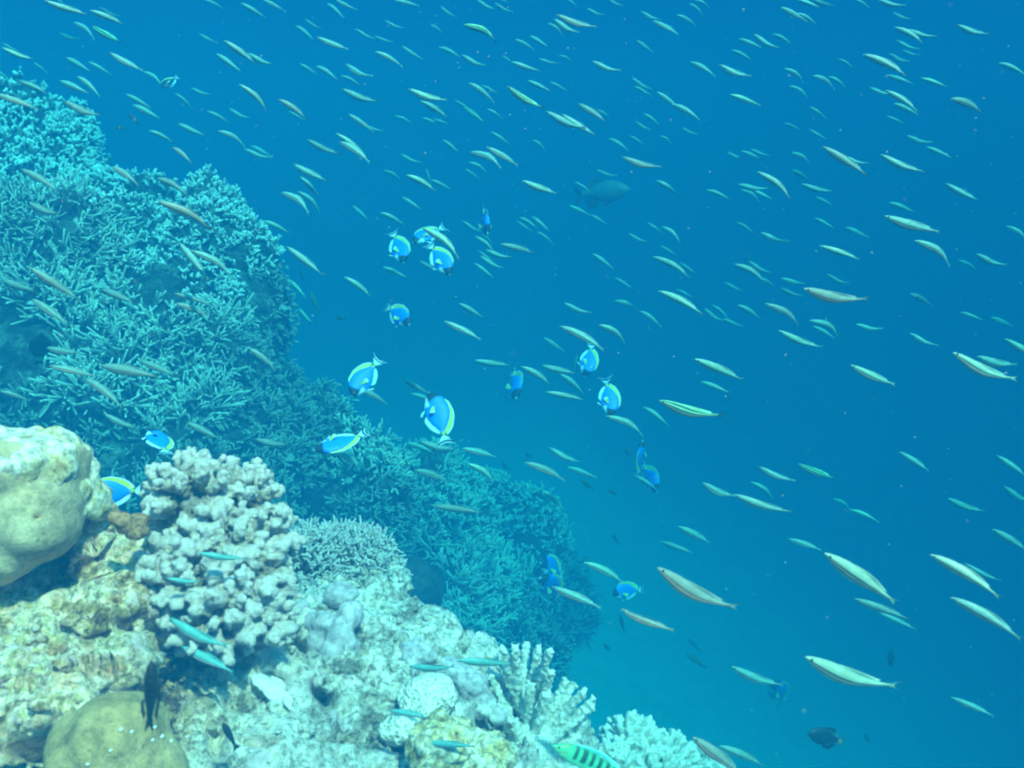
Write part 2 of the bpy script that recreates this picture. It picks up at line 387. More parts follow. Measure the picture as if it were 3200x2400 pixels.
for a in [(372, 1418, 13, 12, .06), (590, 1470, 22, 16, .07), (690, 1475, 22, 18, .06), (230, 1440, 45, 13, .05), (310, 1345, 70, 14, .04), (345, 1380, 30, 22, .05), (640, 1390, 30, 20, .06), (705, 1500, 25, 30, .05),
          (745, 1440, 45, 12, .05), (1060, 1545, 38, 26, .12), (1105, 1590, 26, 24, .10), (500, 1520, 16, 12, .04), (870, 1600, 40, 20, .05), (800, 1560, 30, 12, .05),
          (465, 1590, 20, 40, .04), (80, 1605, 60, 30, .09), (120, 1400, 25, 10, .04), (60, 1480, 25, 10, .03), (250, 1290, 20, 10, .03), (560, 1600, 40, 10, .03), (760, 1595, 60, 8, .03),
          (930, 1580, 25, 14, .05), (205, 1180, 12, 20, .03), (140, 1250, 30, 12, .03)]: dent(*a)
def near_mat():
    m, t, b = node_mat('near_rock'); co = objco(t)
    n1 = noise(t, co, 14, 8, 0.7)
    left = ramp(t, n1.outputs[0], [(0.38, (0.14, 0.07, 0.03)), (0.43, (0.48, 0.31, 0.10)), (0.48, (0.86, 0.54, 0.34)), (0.52, (0.98, 0.80, 0.56)), (0.57, (0.60, 0.44, 0.14)), (0.62, (0.98, 0.60, 0.44)), (0.68, (0.70, 0.42, 0.16))])
    right = ramp(t, n1.outputs[0], [(0.36, (0.22, 0.18, 0.13)), (0.43, (0.48, 0.42, 0.33)), (0.52, (0.78, 0.73, 0.62)), (0.66, (0.62, 0.50, 0.40))])
    sx = N(t, 'ShaderNodeSeparateXYZ'); t.links.new(co, sx.inputs[0])
    nb = noise(t, co, 5, 3); ad = N(t, 'ShaderNodeMath', operation='MULTIPLY_ADD'); t.links.new(nb.outputs[0], ad.inputs[0]); ad.inputs[1].default_value = 0.25; t.links.new(sx.outputs[0], ad.inputs[2])
    mp = N(t, 'ShaderNodeMapRange'); mp.inputs[1].default_value = -0.36; mp.inputs[2].default_value = -0.22; t.links.new(ad.outputs[0], mp.inputs[0])
    c = mixc(t, mp.outputs[0], left.outputs[0], right.outputs[0])
    n2 = noise(t, co, 95, 7, 0.78)
    r2 = ramp(t, n2.outputs[0], [(0.41, (0.30, 0.26, 0.23)), (0.47, (0.88, 0.85, 0.80)), (0.58, (1.55, 1.47, 1.38))])
    c = mixc(t, 0.85, c, r2.outputs[0], 'MULTIPLY')
    # pinkish crusts of coralline algae
    n4 = noise(t, co, 23, 5, 0.7); r4 = ramp(t, n4.outputs[0], [(0.56, (0, 0, 0)), (0.62, (.85, .85, .85))])
    c = mixc(t, r4.outputs[0], c, mixc(t, mp.outputs[0], (0.95, 0.62, 0.52), (0.88, 0.70, 0.64)))
    t.links.new(c, b.inputs['Base Color'])
    n3 = noise(t, co, 100, 8, 0.75); bump(t, b, n3.outputs[0], 0.9, 0.010)
    return m
m_near = near_mat()
tag(link('near_reef', mesh_from('near_reef', NV, NF), m_near), kind='structure')

# ---- smooth boulder coral with its overgrown top (left edge)
m_porites = rock_mat('boulder_skin', [(0.35, (0.52, 0.37, 0.18)), (0.65, (0.70, 0.53, 0.30))], 12, 180, 0.004, 320, 0.45)
m_crust = rock_mat('pale_crust', [(0.36, (0.50, 0.30, 0.12)), (0.44, (0.85, 0.68, 0.34)), (0.54, (0.97, 0.86, 0.66)), (0.64, (0.92, 0.72, 0.54))], 22, 120, 0.008, None, 0.7)
bx = [uu(45, 1110, 1.25, 126, 112, .085), uu(116, 1080, 1.25, 62, 70, .07), uu(0, 1175, 1.23, 80, 78, .07), uu(-60, 1100, 1.28, 130, 130, .1), uu(90, 1140, 1.23, 74, 72, .07), uu(22, 1205, 1.22, 50, 46, .05),
      uu(-20, 1235, 1.23, 60, 34, .05), uu(70, 1185, 1.23, 50, 34, .05), uu(158, 1003, 1.27, 30, 46, .04, -20), uu(75, 1000, 1.26, 100, 62, .078, -6), uu(10, 1020, 1.23, 92, 80, .075), uu(140, 1020, 1.26, 44, 60, .055)]
def bskin(V, Nm):
    p = proj(V); w = np.exp(-(((p[:, 0] - 80) / 8) ** 2 + ((p[:, 1] - 1118) / 7) ** 2)); V = V + unit(V) * (w * .02)[:, None]
    return V
bc = lump('boulder_coral', 'smooth greenish-beige boulder coral bulging in from the left edge', 'coral', bx, .006, m_porites, .0045, 13, 3, 5, 2, 3, None, bskin)
lump('crusted_top', None, None, [uu(75, 992, 1.258, 99, 58, .078, -6), uu(5, 1008, 1.228, 90, 74, .075), uu(135, 1000, 1.255, 42, 50, .054), uu(60, 965, 1.26, 90, 32, .055), uu(190, 1060, 1.30, 26, 70, .05, 10)], .005, m_crust, .012, 30, 4, 1, 5, 3, bc)

# ---- knobbly finger coral
def nub_field(centre, axes, n, L, r, lo=-0.25, tilt=0.5, seed=0, n_ring=5):
    """stubby fingers standing off an ellipsoid dome; axes = radii along camera right, forward, up"""
    B = np.array([CR[:], CF[:], CU[:]]); g = (1 + 5 ** .5) / 2; i = np.arange(n * 2) + 0.5
    ph = np.arccos(1 - 2 * i / (n * 2)); th = 2 * np.pi * i / g + seed
    D = np.stack([np.cos(th) * np.sin(ph), np.sin(th) * np.sin(ph), np.cos(ph)], 1) @ B
    keep = (D @ np.array(CU[:]) > lo) & (D @ np.array(CF[:]) < 0.55); D = D[keep]; D = unit(D + rng.normal(size=D.shape) * 0.10)
    loc = D @ B.T * np.array(axes); base = loc @ B * 0.72 + np.array(centre[:])
    dn = unit((D @ B.T / np.array(axes)) @ B + np.array([0, 0, tilt])); k = len(D)
    Ls = L * (0.7 + 0.6 * rng.random(k)) + np.linalg.norm(loc, axis=1) * .28; rs = r * (0.75 + 0.5 * rng.random(k))
    t = np.linspace(0, 1, n_ring); prof = np.interp(t, [0, .3, .7, .9, 1], [.85, .9, 1.05, 1.0, .8])
    side = unit(rng.normal(size=(k, 3)))
    Pp = base[:, None] + dn[:, None] * (Ls[:, None] * t)[..., None] + side[:, None] * (Ls[:, None] * .15 * t ** 2)[..., None]
    return Pp, rs[:, None] * prof
def fused(Pp, Rr, voxel, amp, freq, name, label, mat, core=None, octv=3, parent=None, sm=1, sides=8, growth=None):
    V, Q, T, _ = tubes(Pp, Rr, sides)
    Q3 = np.concatenate([Q[:, [0, 1, 2]], Q[:, [0, 2, 3]], T])
    K_, n_ = Rr.shape; per = (n_ + 1) * sides + 1        # close the open base of each finger
    cap = np.array([[0, s + 1, s] for s in range(1, sides - 1)]); Q3 = np.concatenate([Q3, (cap[None] + (np.arange(K_) * per)[:, None, None]).reshape(-1, 3)])
    if core:
        V2, F2 = blobs(core, 3); Q3 = np.concatenate([Q3, F2[0] + len(V)]); V = np.concatenate([V, V2])
    V, Nm, Fl = union(V, [Q3], voxel, sm); V = V + Nm * (amp * fbm(V, freq, octv, 3))[:, None]
    me = mesh_from(name, V, Fl)
    if growth:      # how far each point has grown out from the heart of its head
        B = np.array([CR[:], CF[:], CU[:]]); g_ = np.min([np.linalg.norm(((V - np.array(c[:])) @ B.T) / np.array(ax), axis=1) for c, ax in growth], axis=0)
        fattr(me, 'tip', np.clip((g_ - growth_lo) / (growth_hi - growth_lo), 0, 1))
    o = link(name, me, mat, parent)
    if label: tag(o, label, 'coral')
    return o
growth_lo, growth_hi = .8, 1.5
m_finger = rock_mat('finger_coral', [(0.36, (0.20, 0.13, 0.06)), (0.44, (0.56, 0.42, 0.22)), (0.51, (0.86, 0.66, 0.46)), (0.58, (0.95, 0.76, 0.68)), (0.66, (0.62, 0.48, 0.22))], 34, 260, 0.010, 190, 0.5)
def tip_tint(m, col, lo, hi, gap_shade=0.5):  # pale growing tips, plus shade between the fingers painted as a darkened base
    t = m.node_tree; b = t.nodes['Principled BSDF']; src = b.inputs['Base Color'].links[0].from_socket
    at = N(t, 'ShaderNodeAttribute', attribute_name='tip'); r = ramp(t, at.outputs['Fac'], [(0.0, (gap_shade,) * 3), (0.5, (1, 1, 1))])
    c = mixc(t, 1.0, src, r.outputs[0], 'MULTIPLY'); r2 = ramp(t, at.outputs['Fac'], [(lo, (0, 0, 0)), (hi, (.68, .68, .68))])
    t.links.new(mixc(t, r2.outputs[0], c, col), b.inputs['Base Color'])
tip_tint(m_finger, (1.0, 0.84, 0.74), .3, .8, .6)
heads = [((418, 1082), (62, .05, 72), 35, 1.38), ((525, 1108), (60, .05, 76), 38, 1.42), ((478, 1180), (84, .055, 66), 41, 1.38), ((568, 1178), (48, .045, 58), 28, 1.42), ((418, 1240), (80, .05, 66), 44, 1.34), ((530, 1255), (74, .045, 56), 38, 1.36), ((480, 1330), (60, .045, 72), 38, 1.32), ((560, 1350), (30, .03, 60), 19, 1.34)]
PA, RA, cores = [], [], []
for q, ((x, y), (ax, ad_, au), n, d) in enumerate(heads):
    s = 1 / upm(d); a, b_ = nub_field(U(x, y, d), (ax * s, ad_, au * s), n, .024, .0088, -.75, .15, q)
    PA.append(a); RA.append(b_); cores.append((U(x, y, d), (ax * s * .60, ad_ * .6, au * s * .60)))
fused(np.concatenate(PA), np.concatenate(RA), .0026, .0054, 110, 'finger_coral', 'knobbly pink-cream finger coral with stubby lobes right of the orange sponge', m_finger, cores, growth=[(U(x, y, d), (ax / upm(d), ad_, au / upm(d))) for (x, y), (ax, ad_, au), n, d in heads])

# ---- grey bushy coral
m_bush = rock_mat('bushy_coral', [(0.32, (0.14, 0.16, 0.14)), (0.48, (0.36, 0.37, 0.34)), (0.62, (0.60, 0.60, 0.56))], 60, 300, 0.005)
m_bushb = branch_mat('bushy_tips', (0.34, 0.34, 0.29), (0.66, 0.66, 0.60), 0.5, 40, 400)
V, Q, T, tp = [None] * 4
parts = []
for q, (x, y, d, ax, az_, n) in enumerate([(740, 1262, 1.78, 128, 122, 1000), (665, 1240, 1.74, 80, 95, 420), (800, 1330, 1.80, 62, 62, 380), (640, 1340, 1.66, 90, 80, 300)]):
    s = 1 / upm(d); a, b_ = nub_field(U(x, y, d), (ax * s * .92, .09, az_ * s * .92), n, .012, .0032 if n > 300 else .006, -.6, .35, q, 4); parts.append(tubes(a, b_ * np.array([1.2, 1, .8, .6]) / np.array([.85, .9, 1.05, .8]), 5, .3))
    k = len(a); d2 = unit(a[:, -1] - a[:, 0] + rng.normal(size=(k, 3)) * .02); st = a[:, 2]
    for c in range(2):
        dd = unit(d2 + rng.normal(size=(k, 3)) * .5); P2 = (a[:, 2] + (a[:, 3] - a[:, 2]) * rng.random((k, 1)))[:, None] + dd[:, None] * (.014 * (0.5 + 1.0 * rng.random(k))[:, None] * np.array([0, .6, 1]))[..., None]
        parts.append(tubes(P2, np.full((k, 1), .0024) * np.array([1, .9, .6]), 5, .3, np.full(k, .4)))
V, Fl, tip = join_tubes(parts); me = mesh_from('bushy_coral', V, Fl); fattr(me, 'tip', tip)
bo = tag(link('bushy_coral', me, m_bushb), 'grey bushy coral fanned with fine spiky branchlets behind the lobed grey coral', 'coral')
lump('coral_base', None, None, [uu(735, 1275, 1.78, 95, 88, .07), uu(665, 1255, 1.74, 62, 70, .06), uu(640, 1345, 1.66, 70, 60, .05), uu(800, 1335, 1.80, 46, 46, .05)], .006, m_bush, .006, 40, parent=bo)

# ---- lobed grey coral, brain coral, patches
m_lob = rock_mat('lobed_skin', [(0.35, (0.48, 0.42, 0.42)), (0.65, (0.66, 0.58, 0.58))], 12, 200, 0.005, 420, 0.5)
lump('lobed_coral', 'smooth grey lobed coral with bulbous heads on the pale ledge', 'coral',
     [uu(700, 1345, 1.43, 25, 24, .02), uu(735, 1372, 1.42, 33, 38, .028), uu(757, 1330, 1.44, 30, 32, .028), uu(722, 1410, 1.41, 34, 26, .026), uu(683, 1385, 1.43, 22, 30, .02, -20), uu(756, 1395, 1.42, 20, 38, .02),
      uu(672, 1345, 1.45, 24, 22, .02), uu(625, 1330, 1.48, 45, 22, .02, 25), uu(590, 1380, 1.48, 22, 50, .02, -35), uu(735, 1285, 1.52, 36, 26, .025), uu(670, 1390, 1.45, 14, 34, .015, -15)], .0035, m_lob, .0040, 70, 3, 1)
def voro_mat(name, a, b_, scale, bd):
    m, t, b = node_mat(name); co = objco(t); v = N(t, 'ShaderNodeTexVoronoi', feature='SMOOTH_F1'); v.inputs['Scale'].default_value = scale; t.links.new(co, v.inputs['Vector'])
    r = ramp(t, v.outputs['Distance'], [(0.15, a), (0.5, b_)]); n1 = noise(t, co, 30, 4); r2 = ramp(t, n1.outputs[0], [(0.3, (.7, .7, .66)), (0.7, (1.15, 1.15, 1.1))])
    c = mixc(t, 1.0, r.outputs[0], r2.outputs[0], 'MULTIPLY'); t.links.new(c, b.inputs['Base Color']); bump(t, b, v.outputs['Distance'], 0.9, bd); return m
m_brain = voro_mat('star_coral', (0.50, 0.44, 0.34), (0.84, 0.78, 0.66), 190, .006)
lump('star_coral', 'pale star coral knob with pitted honeycomb skin beside the teal fish', 'coral', [uu(925, 1512, 1.40, 62, 58, .045), uu(965, 1545, 1.42, 40, 34, .03)], .004, m_brain, .005, 50, 3, 2)
lump('small_star_coral', 'small dimpled round coral under the teal fish at the lower middle', 'coral', [uu(868, 1575, 1.36, 48, 36, .03)], .004, m_brain, .005, 50, 3, 2)
m_lav = rock_mat('lavender_skin', [(0.35, (0.52, 0.44, 0.44)), (0.55, (0.70, 0.62, 0.60)), (0.62, (0.92, 0.86, 0.76))], 20, 180, 0.006, 380, 0.6)
lump('encrusting_coral', 'lavender-grey encrusting coral draped on the ridge left of the white fingers', 'coral', [uu(1010, 1475, 1.50, 48, 34, .025, -35), uu(965, 1440, 1.52, 34, 26, .025), uu(1045, 1520, 1.50, 34, 28, .025), uu(1075, 1545, 1.50, 26, 20, .02)], .0036, m_lav, .0065, 55, 3, 1)
lump('crust_lobe_coral', 'grey encrusting coral bulge above the star coral knob', 'coral', [uu(900, 1405, 1.49, 40, 24, .02, -20), uu(880, 1440, 1.47, 24, 34, .02, -20)], .0036, m_lav, .0065, 55, 3, 1)
m_yel = rock_mat('yellow_mound', [(0.36, (0.34, 0.22, 0.07)), (0.45, (0.72, 0.54, 0.24)), (0.54, (0.95, 0.84, 0.60)), (0.64, (0.82, 0.60, 0.34))], 26, 160, 0.006, 210, 0.8)
lump('mound_coral', 'yellow-cream speckled coral mound at the bottom edge left of the striped fish', 'coral', [uu(950, 1610, 1.30, 70, 62, .05), uu(1030, 1650, 1.32, 80, 66, .05), uu(990, 1600, 1.32, 55, 40, .04)], .0036, m_yel, .009, 50, 3, 1)
m_olive = rock_mat('olive_skin', [(0.3, (0.34, 0.20, 0.06)), (0.5, (0.52, 0.34, 0.12)), (0.66, (0.70, 0.48, 0.20))], 10, 140, 0.006, 240, 0.5)
def olive(V, Nm): return V + Nm * (0.006 * np.maximum(0, fbm(V, 60, 2, 8) - .75))[:, None]
ol = lump('olive_boulder_coral', 'olive-brown boulder coral flecked with white at the bottom left', 'coral', [uu(250, 1600, 1.05, 105, 100, .08), uu(170, 1640, 1.04, 70, 90, .07, 10), uu(310, 1650, 1.05, 65, 75, .06), uu(260, 1700, 1.04, 150, 110, .09)], .005, m_olive, .006, 14, 3, 4, 7, 3, None, olive)
m_white = plain_mat('bleached', (0.86, 0.86, 0.80), .8, .1, .1)
lst = []
for x, y, r in [(262, 1575, 2.2), (285, 1580, 1.8), (330, 1598, 2), (335, 1570, 1.8), (350, 1590, 3), (370, 1600, 2.4), (190, 1650, 2.4), (240, 1620, 1.6)]:
    lst.append(uu(x, y, .965, r * 1.5, r, .004, -25))
tr = BVHTree.FromPolygons([v.co for v in ol.data.vertices], [p.vertices[:] for p in ol.data.polygons])
for i, it in enumerate(lst):
    h = tr.ray_cast(Vector((0, 0, 0)), it[0].normalized())
    if h[0]: link('white_fleck', mesh_from('white_fleck', *blobs([(h[0],) + it[1:]], 2)), m_white, ol)
# white sand pocket
m_sand = rock_mat('white_sand', [(0.35, (0.78, 0.78, 0.70)), (0.65, (0.90, 0.90, 0.84))], 30, 300, 0.002)
tag(lump('sand_patch', None, None, [uu(590, 1490, 1.35, 58, 17, .03, -28), uu(632, 1512, 1.34, 32, 15, .03, -50), uu(560, 1465, 1.37, 38, 12, .02, -15)], .004, m_sand, .009, 34, 3, 2), kind='structure')
# orange sponge
m_or = rock_mat('orange_sponge', [(0.35, (0.40, 0.16, 0.06)), (0.65, (0.66, 0.34, 0.14))], 40, 200, 0.006)
lump('orange_sponge', 'small orange-brown sponge in the gap between boulder coral and finger coral', 'sponge', [uu(265, 1128, 1.25, 26, 24, .02), uu(290, 1150, 1.26, 24, 20, .02), uu(300, 1120, 1.28, 22, 16, .02)], .004, m_or, .006, 60, 3, 2)

# ---- white finger corals on the right
m_wf = rock_mat('white_finger', [(0.34, (0.60, 0.58, 0.46)), (0.5, (0.84, 0.82, 0.68)), (0.64, (0.92, 0.90, 0.80))], 60, 320, 0.004, 300, 0.45)
def fingers(specs, d0):
    Pl, Rl = [], []
    for x0, y0, x1, y1, w in specs:
        a = U(x0, y0, d0 + random.uniform(-.015, .03)); b_ = U(x1, y1, d0 + random.uniform(-.05, .04)); s = w / 2 / upm(d0)
        mid = (a + b_) / 2 + CR * random.uniform(-.004, .004)
        q = [a, a.lerp(mid, .6), mid, mid.lerp(b_, .55), b_]; Pl.append([v[:] for v in q]); Rl.append([s * 1.1, s * 1.08, s, s * .95, s * .78])
    return np.array(Pl), np.array(Rl)
def add_nubs(Pl, Rl, n, L, r):
    k = len(Pl); i = rng.integers(0, k, n); t = 0.25 + 0.75 * rng.random(n); j = np.minimum((t * 4).astype(int), 3); f = (t * 4 - j)[:, None]
    c = Pl[i, j] * (1 - f) + Pl[i, j + 1] * f; rr = Rl[i, j]; ax = unit(Pl[i, -1] - Pl[i, 0]); s = unit(np.cross(ax, rng.normal(size=(n, 3)))); dn = unit(s + ax * .7)
    tt = np.linspace(0, 1, 5); P2 = c[:, None] + dn[:, None] * ((rr + L)[:, None] * tt)[..., None]; return P2, np.full((n, 1), r) * np.array([1, 1, 1, .95, .8])
sp1 = [(1125, 1540, 1088, 1402, 17), (1120, 1530, 1112, 1398, 18), (1130, 1530, 1137, 1392, 18), (1140, 1520, 1163, 1402, 18), (1150, 1520, 1187, 1405, 16), (1140, 1560, 1070, 1425, 15), (1105, 1560, 1060, 1460, 15), (1160, 1560, 1190, 1455, 18), (1170, 1570, 1222, 1470, 17),
       (1165, 1590, 1240, 1478, 18), (1175, 1600, 1262, 1492, 18), (1180, 1600, 1283, 1510, 17), (1185, 1610, 1280, 1528, 15), (1185, 1620, 1262, 1548, 16), (1180, 1640, 1250, 1590, 20), (1120, 1600, 1080, 1530, 20), (1130, 1640, 1110, 1560, 24), (1150, 1640, 1150, 1540, 26), (1170, 1650, 1200, 1560, 22), (1195, 1655, 1250, 1620, 20), (1140, 1580, 1145, 1480, 20), (1110, 1590, 1095, 1500, 18), (1150, 1600, 1180, 1500, 20), (1205, 1665, 1235, 1650, 22)]
Pl, Rl = fingers(sp1, 1.55); n1, r1 = add_nubs(Pl, Rl, 1500, .0028, .0023)
c1 = [uu(1140, 1620, 1.56, 65, 60, .05), uu(1110, 1660, 1.54, 60, 60, .05), uu(1190, 1660, 1.58, 50, 50, .04)]
fused(np.concatenate([Pl, n1]), np.concatenate([Rl, r1]), .0022, .0010, 200, 'white_finger_coral', 'white finger coral with long rough fingers spreading over the blue drop-off', m_wf, c1, 2)
PA, RA, cores = [], [], []
for q, (x, y, ax, az_, n, d) in enumerate([(1365, 1620, 66, 62, 110, 1.85), (1440, 1650, 62, 58, 90, 1.88), (1330, 1660, 45, 50, 50, 1.80), (1400, 1690, 90, 70, 90, 1.80)]):
    s = 1 / upm(d); a, b_ = nub_field(U(x, y, d), (ax * s, .07, az_ * s), n, .010, .0062, -.7, .5, q); PA.append(a); RA.append(b_); cores.append((U(x, y, d), (ax * s * .7, .05, az_ * s * .7)))
fused(np.concatenate(PA), np.concatenate(RA), .0032, .0018, 200, 'nubby_coral', 'pale bushy coral of short nubs at the bottom edge right of the striped fish', m_wf, cores, 2)
# loose rubble and small nubs on the near rock
m_rub = rock_mat('rubble', [(0.38, (0.12, 0.09, 0.03)), (0.45, (0.48, 0.36, 0.18)), (0.52, (0.84, 0.72, 0.50)), (0.60, (0.92, 0.82, 0.68)), (0.67, (0.56, 0.34, 0.24))], 40, 200, 0.006)
Ps, Ns, ar = surf_samples(NV, NF, 60000); pj = proj(Ps)
okn = (pj[:, 0] > -150) & (pj[:, 0] < 1500) & (pj[:, 1] < 1800) & ((Ns * unit(-Ps)).sum(1) > 0.1) & (vnoise(Ps, 16, 77) > -0.15); sl = np.where(okn)[0]; sl = rng.choice(sl, min(9000, len(sl)), replace=False)
V0, F0 = ico(2); k = len(sl); rr = (0.0025 + 0.0075 * rng.random(k) ** 2.2)
dv = 1 + 0.35 * rng.normal(size=(k, 1, 3)); Vr = V0[None] * dv * rr[:, None, None] * (1 + .25 * rng.normal(size=(k, len(V0), 1))) + (Ps[sl] + Ns[sl] * (rr * .3)[:, None])[:, None]
tag(link('coral_rubble', mesh_from('coral_rubble', Vr.reshape(-1, 3), [(F0[None] + (np.arange(k) * len(V0))[:, None, None]).reshape(-1, 3)]), m_near), 'pale coral rubble and encrusting knobs scattered over the near rock', 'rubble', kind='stuff')

